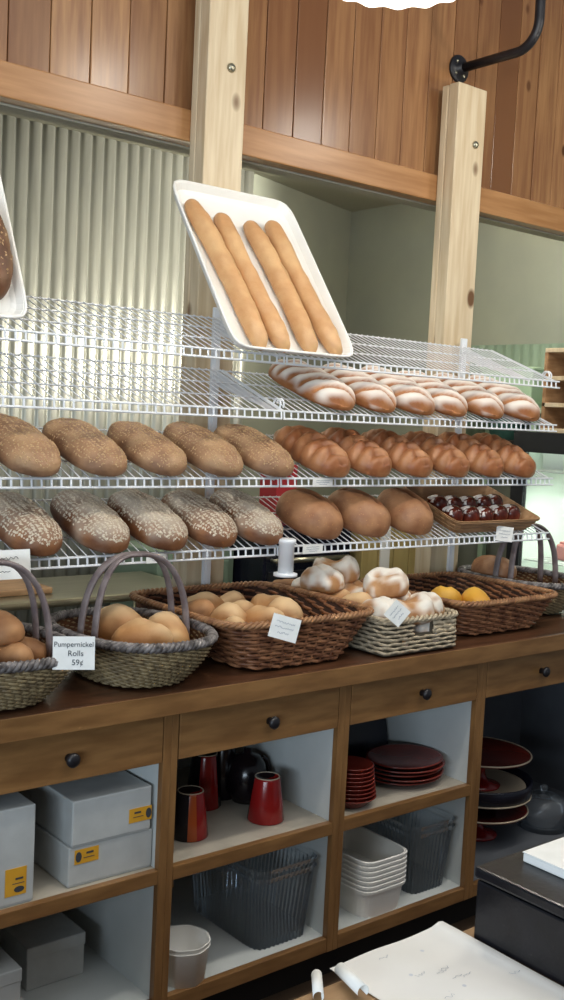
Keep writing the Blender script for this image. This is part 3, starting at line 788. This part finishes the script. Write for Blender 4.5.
# ------------------------------------------------------------------ cabinet contents
def white_box(x0, x1, y0, y1, z0, z1, label, sticker=None):
    e = empty('cardboard_box', ((x0+x1)/2, (y0+y1)/2, z0), label, 'box', 'white cardboard boxes in the left cabinet')
    w, d, h = (x1-x0)/2, (y1-y0)/2, z1-z0
    m = MB(); m.box(-w+.002, w-.002, -d+.002, d-.002, 0, h-.03, .002); m.build('box_body', M_box, e)
    m = MB(); m.box(-w, w, -d, d, h-.032 if not sticker else .004, h, .003); m.build('lid', M_box, e)
    if sticker:
        sx, sz, flip, vert = sticker
        sw, sh = (.062, .034) if not vert else (.05, .062)
        m = MB(); m.box(sx-sw/2, sx+sw/2, -d-.0012, -d, sz-sh/2, sz+sh/2); s = m.build('sticker', M_orange, e); s['label'] = 'orange paper sticker with a dark oval'
        m = MB(); cx = sx+(sw*.36 if flip else -sw*.34); cz = sz
        if vert: cx, cz = sx+.008, sz-.018
        m.lathe([(0, 0), (.0075, 0), (.0075, .0008), (0, .0008)], n=20, sy=1.6 if not vert else .9, sx=1 if not vert else 1.6)
        o = m.build('oval_mark', M_ink, s, False, (cx, -d-.0012, cz), (PI/2, 0, 0))
        m = MB(); k = -1 if flip else 1
        m.box(sx+k*.008-.009, sx+k*.008+.009, -d-.0019, -d-.0012, sz+.004, sz+.0085); m.box(sx+k*.006-.014, sx+k*.006+.014, -d-.0019, -d-.0012, sz-.005, sz-.0035)
        m.build('print_lines', M_ink, s)
    return e
SH = .4785
white_box(1.148, 1.372, 2.095, 2.40, SH, .573, 'white box with orange sticker, lower of the two stacked boxes', (-.066, .070, False, False))
white_box(1.152, 1.362, 2.09, 2.39, .5735, .683, 'white box with orange sticker, upper of the two stacked boxes', (.075, .045, True, False))
white_box(.895, 1.058, 2.085, 2.36, SH, .700, 'tall white box with orange sticker at the left photo edge', (.038, .055, False, True))
white_box(.90, 1.06, 2.11, 2.40, .1535, .235, 'low white box on the cabinet floor, lower of its pair')
white_box(.895, 1.05, 2.11, 2.40, .2355, .315, 'low white box on the cabinet floor, upper of its pair')
white_box(1.14, 1.30, 2.27, 2.52, .1535, .262, 'plain white box at the back of the left cabinet floor')

def cup(x, y, z, label, mats, r0=.051, r1=.034, h=.120, rz=0.0):
    e = empty('tumbler', (x, y, z), label, 'cup', 'glazed tumblers in the second cabinet', (0, 0, rz))
    # upside-down tumbler, glaze in vertical fields
    nv = 36; prof = [(r0-.003, 0), (r0, .003), (r0-.006, h*.45), (r1+.002, h-.005), (r1, h), (r1-.004, h), (r1-.006, h-.006), (0, h-.007)]
    for k, (q0, q1, mm) in enumerate(mats):
        mb = MB(); vs = []; fs = []; st = 12
        for (r, zz) in prof:
            for j in range(st+1):
                q = q0+(q1-q0)*j/st; vs.append((r*math.cos(q), r*math.sin(q), zz))
        for i in range(len(prof)-1):
            for j in range(st): fs.append((i*(st+1)+j, i*(st+1)+j+1, (i+1)*(st+1)+j+1, (i+1)*(st+1)+j))
        mb.add(vs, fs); mb.build('glaze_field', mm, e, True)
    mb = MB(); mb.tube([(r1*math.cos(q)*.97, r1*math.sin(q)*.97, h) for q in [i*PI/16 for i in range(32)]], .0018, 6, True); mb.build('foot_ring', M_cream, e, True)
    return e
D2 = 2*PI
a0 = -2.3   # direction towards the camera
cup(1.556, 2.205, SH, 'tumbler half black half red in front at the left of the shelf', [(a0+.05, a0+.55, M_cupor), (a0+.55, a0+2.2, M_cupred), (a0+2.2, a0+.05+D2, M_cupblk)])
cup(1.795, 2.185, SH, 'red tumbler standing in front at the middle of the shelf', [(a0-1.2, a0+2.4, M_cupred), (a0+2.4, a0-1.2+D2, M_cupblk)])
cup(1.56, 2.34, SH, 'dark tumbler behind the half black tumbler', [(a0-.5, a0+.6, M_cupred), (a0+.6, a0-.5+D2, M_cupblk)], h=.13)
cup(1.71, 2.36, SH, 'dark red tumbler standing between and behind the front two', [(a0-.2, a0+1.1, M_cupred), (a0+1.1, a0-.2+D2, M_cupblk)], h=.15)
cup(1.80, 2.40, SH, 'black tumbler at the back of the shelf behind the red one', [(0, 3.2, M_cupblk), (3.2, D2, M_cupblk)], h=.16)
e = empty('teapot', (1.838, 2.33, SH), 'black rounded teapot at the back right of the tumbler shelf', 'teapot')
m = MB(); m.lathe([(0, 0), (.04, 0), (.058, .03), (.06, .07), (.05, .11), (.035, .13), (.012, .137), (.012, .15), (0, .152)], n=28); m.build('pot', M_cupblk, e, True)
m = MB(); m.tube([(.05+.03*math.sin(q), 0, .07+.045*math.cos(q)) for q in [i*PI/10 for i in range(11)]], .006, 8); m.build('handle', M_cupblk, e, True)

def rib_box(x0, x1, y0, y1, z0, h, count, label, cat='container', group='clear plastic containers'):
    e = empty('clear_container_stack', ((x0+x1)/2, (y0+y1)/2, z0), label, cat, group)
    w, d = (x1-x0)/2, (y1-y0)/2
    for k in range(count):
        m = MB(); n = 240; dz = k*.022; rings = []
        base = rrect(w-.022, d-.022, 8, n); topr = rrect(w-.004, d-.004, 8, n)
        hh = h-(count-1)*.022
        def rg(t, ins): 
            o = []
            for i in range(n):
                x = base[i][0]*(1-t)+topr[i][0]*t; y = base[i][1]*(1-t)+topr[i][1]*t
                f = 1-(.0035 if (i//2) % 2 else 0)/w*(1 if t < .93 else 0) - ins/w
                o.append((x*f, y*f, dz+hh*t))
            return o
        rings = [rg(0, 0), rg(.06, 0), rg(.9, 0), rg(.94, 0), rg(1, -.003), rg(1, .002), rg(.93, .003)]
        m.loft(rings, True, False); m.build('tub', M_clear, e)
    return e
rib_box(1.70, 1.925, 2.085, 2.44, .1535, .225, 2, 'tall stack of clear ribbed plastic containers below the tumblers')
rib_box(2.30, 2.495, 2.09, 2.44, .1535, .215, 2, 'stack of clear plastic containers right of the white tubs')
def tub_stack(x0, x1, y0, y1, z0, count, step, hh, label):
    e = empty('white_tub_stack', ((x0+x1)/2, (y0+y1)/2, z0), label, 'tubs')
    w, d = (x1-x0)/2, (y1-y0)/2
    for k in range(count):
        m = MB(); dz = k*step
        R = lambda i, z: [(x, y, dz+z) for x, y in rrect(w-i, d-i, 6, 64)]
        m.loft([R(.016, 0), R(.007, hh-.012), R(.001, hh-.010), R(0, hh-.002), R(.003, hh), R(.008, hh-.002), R(.018, .004)])
        m.build('tub', M_tub, e, False)
    return e
tub_stack(2.075, 2.265, 2.065, 2.35, .1535, 7, .0145, .085, 'stack of white rounded plastic tubs on the cabinet floor')
e = empty('paper_cup_stack', (1.492, 2.12, .1535), 'white fluted paper bowls beside the left stile on the cabinet floor', 'bowls')
for k in range(2):
    m = MB(); dz = .012*k; n = 48; h = .09
    def rg(r, z): return [(r*(1+.018*math.cos(8*2*PI*j/n))*math.cos(2*PI*j/n), r*(1+.018*math.cos(8*2*PI*j/n))*math.sin(2*PI*j/n), dz+z) for j in range(n)]
    m.loft([rg(.058, 0), rg(.067, h-.003), rg(.070, h), rg(.066, h), rg(.064, h-.004), rg(.055, .003)]); m.build('bowl', M_tub, e, True)

def plate_mesh(name, r, m, sx=1.0, sy=1.0, h=.018, n=48):
    mb = MB(); mb.lathe([(0, 0), (r*.62, 0), (r*.66, .003), (r*.98, h), (r, h+.002), (r*.985, h+.005), (r*.92, h+.003), (r*.64, .007), (0, .006)], n=n, sx=sx, sy=sy)
    return mb.mesh(name, m, True)
MP = plate_mesh('plate', .132, M_platered, 1.0, .85)
for k in range(5):
    o = link('oval_platter', MP); tag(o, f'dark red oval platter, {["lowest", "second from the bottom", "middle one", "second from the top", "topmost"][k]} of the pile on the plate shelf', 'plate', 'red platters on the plate shelf')
    o.location = (2.362+.003*math.sin(k*2), 2.215+.004*math.cos(k*3), SH+.0125*k); o.rotation_euler = (0, 0, .15*math.sin(k*1.7))
MBw = MB(); MBw.lathe([(0, 0), (.04, 0), (.045, .004), (.066, .026), (.068, .028), (.064, .029), (.043, .008), (0, .006)], n=40)
MBw = MBw.mesh('bowl', M_platered, True)
for k in range(9):
    o = link('small_bowl', MBw); tag(o, f'dark red small dish, {ORD[k]} from the bottom of the tall pile by the stile', 'dish', 'red dishes piled by the stile')
    o.location = (2.075, 2.150, SH+.0113*k); s = 1.12-.02*k; o.scale = (s, s, 1)
m = MB(); m.box(-.10, .10, -.008, .008, 0, .19, .006); 
e = tag(m.build('square_platter', M_navy), 'dark square platter leaning upright behind the red platters', 'plate'); e.location = (2.375, 2.40, SH+.002); e.rotation_euler = (-.25, 0, -.1)
for k in range(6):
    o = link('dark_bowl', MBw); o.data = o.data; tag(o, f'dark dish, {ORD[k]} from the bottom of the pile behind the red dishes', 'dish', 'dark dishes at the back of the plate shelf'); o.location = (2.11, 2.36, SH+.02*k)
    o.data = MBw if k == 0 else o.data
MBk = MBw.copy(); MBk.materials.clear(); MBk.materials.append(M_navy)
for o in C.objects:
    if o.name.startswith('dark_bowl'): o.data = MBk

# cake stands in the tall cabinet
def cake_stand(x, y, z, R, h, mtop, label, extra=0):
    e = empty('cake_stand', (x, y, z), label, 'cake stand', 'cake stands in the tall cabinet')
    m = MB(); m.lathe([(0, h), (R*.96, h+.002), (R, h+.004), (R*.995, h+.011), (R*.95, h+.007), (0, h+.006)], n=56); m.build('plate', mtop, e, True)
    m = MB(); m.tube([(R*.995*math.cos(q), R*.995*math.sin(q), h+.009) for q in [i*PI/28 for i in range(56)]], .003, 6, True); m.build('rim', M_cream, e, True)
    m = MB(); m.lathe([(.07, 0), (.072, .006), (.03, .016), (.018, .04), (.018, h-.03), (.04, h-.006), (.06, h-.0005), (0, h-.0005)], n=32); m.build('pedestal', M_cupred, e, True)
    return e
cake_stand(2.87, 2.33, .1535, .172, .095, M_platered, 'dark red cake stand standing lowest in the tall cabinet')
z2 = .1535+.107
e = empty('cake_pan', (2.87, 2.33, z2), 'dark blue round pan with a pale rim, between the two dark red cake stands', 'pan')
m = MB(); m.lathe([(0, 0), (.06, 0), (.062, .03), (.16, .045), (.178, .052), (.182, .10), (.178, .104), (.172, .10), (.168, .06), (0, .055)], n=56); m.build('pan_body', M_navy, e, True)
m = MB(); m.tube([(.177*math.cos(q), .177*math.sin(q), .051) for q in [i*PI/28 for i in range(56)]], .003, 6, True); m.build('rim', M_cream, e, True)
o = link('cream_plate', plate_mesh('plate', .160, M_cream, n=56)); tag(o, 'pale plate lying in the dark blue pan', 'plate'); o.location = (2.87, 2.33, z2+.0615)
cake_stand(2.87, 2.33, z2+.0695, .172, .11, M_platered, 'dark red cake stand topmost of the tall cabinet stack')
e = empty('glass_dome', (3.135, 2.25, .1535), 'clear glass cake dome with a knob on the tall cabinet floor', 'dome')
m = MB(); m.lathe([(.088, 0), (.090, .002), (.088, .075), (.075, .105), (.04, .118), (.012, .12), (0, .12), (0, .117), (.038, .115), (.073, .102), (.085, .073), (.086, 0)], n=44); m.build('dome', M_clear, e, True)
m = MB(); m.lathe([(.006, .12), (.008, .128), (.014, .138), (.010, .15), (0, .152)], n=18); m.build('knob', M_clear, e, True)

# ------------------------------------------------------------------ near counter with papers and black box
NC = .90
m = MB(); m.box(-2.2, 2.2, .28, .897, NC-.045, NC, .004);  # stretched left out of view to shade the lower cabinets from the assumed daylight fill
m.box(-2.15, 2.15, .33, .86, 0.0, NC-.045)
tag(m.build('service_counter', M_nearwood), 'tan wooden counter edge in the near foreground under the papers', 'counter')
e = empty('black_box', (1.29, .70, NC+.0003), 'black rectangular box on the near counter at the right, under a white pad', 'box')
m = MB(); m.box(-.208, .26, -.30, .172, 0, .082, .003); m.build('box_body', M_register, e)
m = MB(); m.box(-.211, .263, -.303, .175, .084, .1, .004); m.build('lid', M_register, e)
e = empty('paper_pad', (1.29, .68, NC+.1006), 'white paper pad lying on the black box', 'pad')
m = MB(); m.box(-.145, .2, -.22, .168, 0, .012, .002); m.build('pages', M_card, e)
m = MB(); m.box(-.1455, .2005, -.2205, .1685, .0122, .0136); m.build('cover', M_card, e)
# paper sheet with a lifted, curled left edge
M_paper = mat('paper', '#dcdad4', '#e6e4df', .75, scale=6, spots=('#c3c6cc', 30, .10))
m = MB(); nx, ny = 28, 30; vs = []
for j in range(ny+1):
    for i in range(nx+1):
        u = i/nx; v = j/ny; x = .872+.205*u; y = .60+.322*v
        z = NC+.0012+.004*math.exp(-((u-.97)/.05)**2)+.002*math.sin(u*5+v*3)**2
        vs.append((x, y, z))
k = len(vs); vs += [(x, y, z-.0006) for x, y, z in vs]; fs = []
for j in range(ny):
    for i in range(nx):
        a = j*(nx+1)+i; q = (a, a+1, a+nx+2, a+nx+1); fs.append(q); fs.append(tuple(k+t for t in q[::-1]))
m.add(vs, fs); e = tag(m.build('paper_sheet', M_paper, None, True), 'large white paper sheet with faint pencil marks on the near counter', 'paper')
m = MB(); r2 = random.Random(3)
for q in range(14):
    x = r2.uniform(.90, 1.05); y = r2.uniform(.66, .90); pts = []
    for i in range(7): pts.append((x+i*.0028, y+r2.uniform(-.003, .003), NC+.0042))
    m.tube(pts, .0004, 4, flat=.4)
m.build('pencil_marks', M_faint, e)
def curl(name, loc, rz, L, r, label):
    m = MB(); n = 20; ring = []
    for i in range(n+1):
        q = -.4+4.4*i/n; rr_ = r*(1-.05*q); ring.append((rr_*math.cos(q), rr_*math.sin(q)+r))
    vs = []; fs = []
    for i, (y, z) in enumerate(ring): vs += [(-L/2, y, z), (L/2, y, z), (-L/2, y*.95, (z-r)*.95+r), (L/2, y*.95, (z-r)*.95+r)]
    for i in range(n):
        a = i*4; b = a+4; fs += [(a, a+1, b+1, b), (a+2, b+2, b+3, a+3), (a, b, b+2, a+2), (a+1, a+3, b+3, b+1)]
    fs += [(0, 2, 3, 1), (n*4, n*4+1, n*4+3, n*4+2)]
    m.add(vs, fs); o = m.build(name, M_card, None, True, loc, (0, 0, rz)); tag(o, label, 'paper')
    return o
curl('rolled_paper', (.862, .872, NC+.004), 1.35, .055, .0085, 'small white paper roll lying at the left edge of the large sheet')
curl('rolled_paper', (.826, .892, NC+.0005), .9, .05, .007, 'crumpled white paper scrap at the far left beside the paper roll')

# ------------------------------------------------------------------ back room
e = empty('steel_table', (1.75, 3.54, 0), 'stainless steel work table behind the rack at the left', 'table')
m = MB(); m.box(-.9, .62, -.22, .24, .87, .9, .012); m.build('table_top', M_steel, e)
for sx in (-.86, .58):
    for sy in (-.18, .2):
        m = MB(); m.tube([(sx, sy, 0), (sx, sy, .872)], .019, 12); m.build('leg', M_steel, e, True)
m = MB(); m.box(-.86, .58, -.17, .19, .25, .27); m.build('undershelf', M_steel, e)
m = MB(); m.box(-.2, .2, -.13, .13, 0, .022, .004); o = tag(m.build('cutting_board', M_traywood), 'wooden board on the steel table at the left photo edge', 'board'); o.location = (1.58, 3.56, .9005)
# tan board panels, navy cabinet, green cupboard, red box: low background things
e = empty('tan_cupboard', (3.66, 3.78, 0), 'tan plank cupboard seen below the lowest shelf at the right', 'cupboard')
m = MB()
for i in range(5): m.box(-.26+.105*i, -.26+.105*i+.1, -.25, .25, 0, 1.16, .004)
m.build('panels', M_tanboard, e); m = MB(); m.box(-.15, -.09, -.262, -.252, .05, 1.15, .002); m.build('white_strip', M_white, e)
e = empty('dark_oven', (3.08, 3.75, 0), 'dark navy appliance seen below the lowest shelf in the middle', 'appliance')
m = MB(); m.box(-.24, .27, -.2, .25, 0, 1.10, .01); m.build('oven_body', M_navy, e)
m = MB(); m.tube([(-.2, -.235, .95), (.22, -.235, .95)], .012, 10); m.tube([(-.2, -.235, .95), (-.2, -.2, .95)], .008, 8); m.tube([(.22, -.235, .95), (.22, -.2, .95)], .008, 8); m.build('handle', M_steel, e, True)
m = MB(); m.box(-.22, .24, -.206, -.2, .35, .9, .002); m.build('oven_door', M_black, e)
m = MB(); m.box(-.06, .06, -.06, .06, 0, .26, .004); o = tag(m.build('red_carton', M_redbox), 'red carton behind the lowest wire shelf', 'carton'); o.location = (3.02, 3.7, 1.1005)
e = empty('green_crate', (2.62, 3.92, 0), 'green cupboard behind the floury rolls in the background', 'cupboard')
m = MB(); m.box(-.2, .2, -.18, .2, 0, .98, .006); m.build('cupboard_body', M_green, e); m = MB(); m.box(-.17, .17, -.188, -.18, .1, .93, .003); m.build('door', M_green, e)
# green ribbed panel, shelf and tub at the right
m = MB(); n = 60; vs = []; fs = []
for i in range(n+1):
    y = 3.02+.72*i/n; x = 4.162-.010*(0.5-.5*math.cos(2*PI*y/.055)); vs += [(x, y, 1.45), (x, y, 1.975), (4.1695, y, 1.45), (4.1695, y, 1.975)]
for i in range(n):
    a = i*4; b = a+4; fs += [(a, b, b+1, a+1), (a+2, a+3, b+3, b+2), (a, a+2, b+2, b), (a+1, b+1, b+3, a+3)]
fs += [(0, 1, 3, 2), (n*4, n*4+2, n*4+3, n*4+1)]
m.add(vs, fs); struct(m.build('trim_3', M_green, None, True))
e = empty('side_table', (3.995, 3.16, 0), 'pale green narrow side table by the far right wall', 'table')
m = MB(); m.box(-.14, .14, -.24, .3, 1.64, 1.665, .003); m.build('table_top', M_lgreen, e)
for sx in (-.12, .12):
    for sy in (-.2, .26): m = MB(); m.box(sx-.015, sx+.015, sy-.015, sy+.015, 0, 1.64); m.build('leg', M_lgreen, e)
m = MB(); m.box(-.14, .14, -.24, .3, 1.50, 1.515); m.build('lower_shelf', M_dark, e)
e = empty('pale_bin', (4.01, 3.18, 1.6655), 'pale green box on the side table at the far right', 'box'); m = MB(); m.box(-.09, .09, -.15, .15, 0, .17, .006); m.build('bin_body', M_lgreen, e); m = MB(); m.box(-.095, .095, -.155, .155, .17, .185, .004); m.build('lid', M_lgreen, e)
e = empty('teal_tub', (3.97, 3.2, 1.5155), 'teal tub on the lower shelf of the side table', 'tub')
m = MB(); m.lathe([(0, 0), (.07, 0), (.085, .08), (.09, .085), (.09, .095), (.08, .095), (.066, .006), (0, .006)], n=28); m.build('tub_body', M_teal, e, True)
# glass-door fridge
FX = 3.60
e = empty('glass_door_fridge', (FX, 2.50, 0), 'lit glass door fridge with a black frame at the right', 'fridge')
m = MB(); m.box(.03, .53, -.42, -.40, 0, 1.56); m.box(.03, .53, .34, .36, 0, 1.56); m.box(.03, .53, -.40, .34, 1.52, 1.56); m.box(.03, .53, -.40, .34, 0, .12); m.box(.51, .53, -.40, .34, .12, 1.52); m.build('fridge_body', M_fridge, e)
m = MB(); m.box(.03, .07, .36, .375, 0, 1.56, .002); m.build('side_trim', M_silver, e)
m = MB(); m.box(0, .028, -.42, .36, 1.475, 1.56, .003); m.box(0, .028, -.42, .36, .02, .13, .003); m.box(0, .028, .295, .36, .13, 1.475, .003); m.box(0, .028, -.42, -.355, .13, 1.475, .003); d_ = m.build('door_frame', M_fridge, e)
m = MB(); m.box(.010, .016, -.355, .295, .13, 1.475); m.build('glass_pane', M_clear, d_)
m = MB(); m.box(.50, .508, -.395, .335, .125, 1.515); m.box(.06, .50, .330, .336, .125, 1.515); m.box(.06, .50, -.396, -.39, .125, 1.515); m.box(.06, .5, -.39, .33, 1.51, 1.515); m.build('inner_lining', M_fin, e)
m = MB(); m.tube([(.09, -.38, 1.49), (.09, .32, 1.49)], .012, 10); m.build('light_tube', M_flamp, e, True)
for zs in (.5, .8, 1.02, 1.40):
    m = MB()
    for i in range(19): m.tube([(.08, -.38+i*.0385, zs), (.49, -.38+i*.0385, zs)], .0025, 5)
    for xx in (.08, .285, .49): m.tube([(xx, -.385, zs-.004), (xx, .325, zs-.004)], .003, 6)
    m.build('wire_shelf', M_white, e)
m = MB(); m.box(-.06, .06, -.09, .09, 0, .085, .006); m.box(-.062, .062, -.092, .092, .06, .07); o = tag(m.build('white_carton', M_white), 'white carton on the upper shelf inside the fridge', 'carton'); o.location = (FX+.2, 2.72, 1.4035)
m = MB(); m.box(-.05, .05, -.06, .06, 0, .07, .01); m.box(-.04, .04, -.05, .05, .07, .08, .004); o = tag(m.build('red_pack', M_pink), 'pinkish red pack inside the fridge at the right photo edge', 'pack'); o.location = (FX+.2, 2.66, 1.0235+.2)
o.location.z = 1.0235
# wooden crate shelf on the fridge
e = empty('wooden_rack', (FX+.2, 2.53, 1.5605), 'wooden pigeonhole rack standing on the fridge at the right edge', 'rack')
m = MB()
for zc in (0, .105, .215, .33): m.box(-.15, .15, -.23, .235, zc, zc+.018, .002)
m.build('shelves', M_pine, e)
m = MB(); m.box(-.15, .15, .22, .235, .018, .33); m.box(-.15, .15, -.23, -.215, .018, .33); m.box(.14, .15, -.215, .22, .018, .33); m.build('sides', M_traywood, e)
m = MB(); m.box(-.1, .1, -.1, .19, 0, .05, .004); m.box(-.102, .102, -.102, .192, .044, .062, .002); o = tag(m.build('top_crate', M_traywood), 'small wooden crate on top of the pigeonhole rack', 'crate'); o.location = (FX+.2, 2.5, 1.9093)

# ------------------------------------------------------------------ light
def light(name, kind, loc, energy, color, size=None, target=None, size_y=None):
    d = bpy.data.lights.new(name, kind); d.energy = energy; d.color = color
    if kind == 'AREA':
        d.size = size
        if size_y: d.shape = 'RECTANGLE'; d.size_y = size_y
    elif size: d.shadow_soft_size = size
    o = bpy.data.objects.new(name, d); C.objects.link(o); o.location = loc
    if target is not None:
        o.rotation_euler = (Vector(target)-Vector(loc)).to_track_quat('-Z', 'Y').to_euler()
    return o
WARM = (1, .94, .84); COOL = (.72, .86, 1)
light('pendant_light', 'POINT', (LX, LY, LZ+.02), 12, WARM, .05)
light('unseen_fill_left', 'POINT', (.5, LY, LZ+.02), 10, WARM, .06)  # added out of view, no fixture; lights the racks more than the cabinets
light('unseen_fill_middle', 'POINT', (2.5, LY, LZ+.02), 10, WARM, .06)  # also an added unseen lamp for the brighter upper half
light('unseen_fill_right', 'POINT', (3.5, LY, LZ+.02), 10, WARM, .06)  # last of the added unseen lamps in this row
light('assumed_glint_light_left', 'POINT', (2.25, 1.45, 2.9), 14, WARM, .10)  # assumed lamp, placed for a glint on the panelling; no fixture built
light('assumed_glint_light_right', 'POINT', (3.37, 1.45, 2.9), 14, WARM, .10)  # second assumed lamp, set to reflect on the boards further right
light('overhead_fill', 'AREA', (1.2, .3, 3.35), 26, (1, .98, .95), 3.2, (1.7, 1.4, 0), 2.0)  # added soft fill from overhead, no such fixture in the room
light('assumed_back_room_lamp', 'POINT', (3.38, 3.0, 2.66), 22, (1, .97, .88), .09)  # lamp assumed from the highlight on the corrugated wall, hidden by the bulkhead
sp = light('added_wall_spot', 'SPOT', (3.40, 3.0, 2.70), 230, (1, .97, .88), .09, (2.45, 4.24, 2.45)); sp.data.spot_size = math.radians(85); sp.data.spot_blend = .9  # added beside the assumed lamp to brighten the corrugated wall, sparing the right wall
light('added_back_room_fill', 'AREA', (2.0, 3.2, 2.72), 14, (1, .97, .88), .6, (1.9, 4.0, .6))  # soft area fill added out of view to light the back room
light('assumed_daylight_fill', 'AREA', (-2.4, -.9, 1.55), 95, COOL, 2.6, (1.9, 2.4, 1.5), .7)  # cool area fill added from the left; daylight assumed, no window built
light('fridge_light', 'AREA', (FX+.1, 2.5, 1.30), 3, (.9, 1, .93), .3, (FX+.25, 2.6, .5))
w = bpy.data.worlds.new('world'); bpy.context.scene.world = w; w.use_nodes = True
w.node_tree.nodes['Background'].inputs[0].default_value = (.80, .90, 1, 1)
w.node_tree.nodes['Background'].inputs[1].default_value = .17

# ------------------------------------------------------------------ camera
cd = bpy.data.cameras.new('camera'); cam = bpy.data.objects.new('camera', cd); C.objects.link(cam)
r_ = Vector((.77365045, -.63172372, .04888883)); u_ = Vector((.01277401, .09269394, .9956127)); f_ = Vector((.63348386, .76963171, -.07978236))
cam.matrix_world = Matrix(((r_.x, u_.x, -f_.x, 0), (r_.y, u_.y, -f_.y, 0), (r_.z, u_.z, -f_.z, 1.58), (0, 0, 0, 1)))
cd.sensor_fit = 'VERTICAL'; cd.sensor_height = 36; cd.lens = 1064.26/1000*36; cd.clip_start = .02
sc = bpy.context.scene; sc.camera = cam; sc.cycles.transparent_max_bounces = 48
vs_ = sc.view_settings; vs_.view_transform = 'Standard'; vs_.look = 'None'; vs_.exposure = .26; vs_.gamma = 1; vs_.use_curve_mapping = False
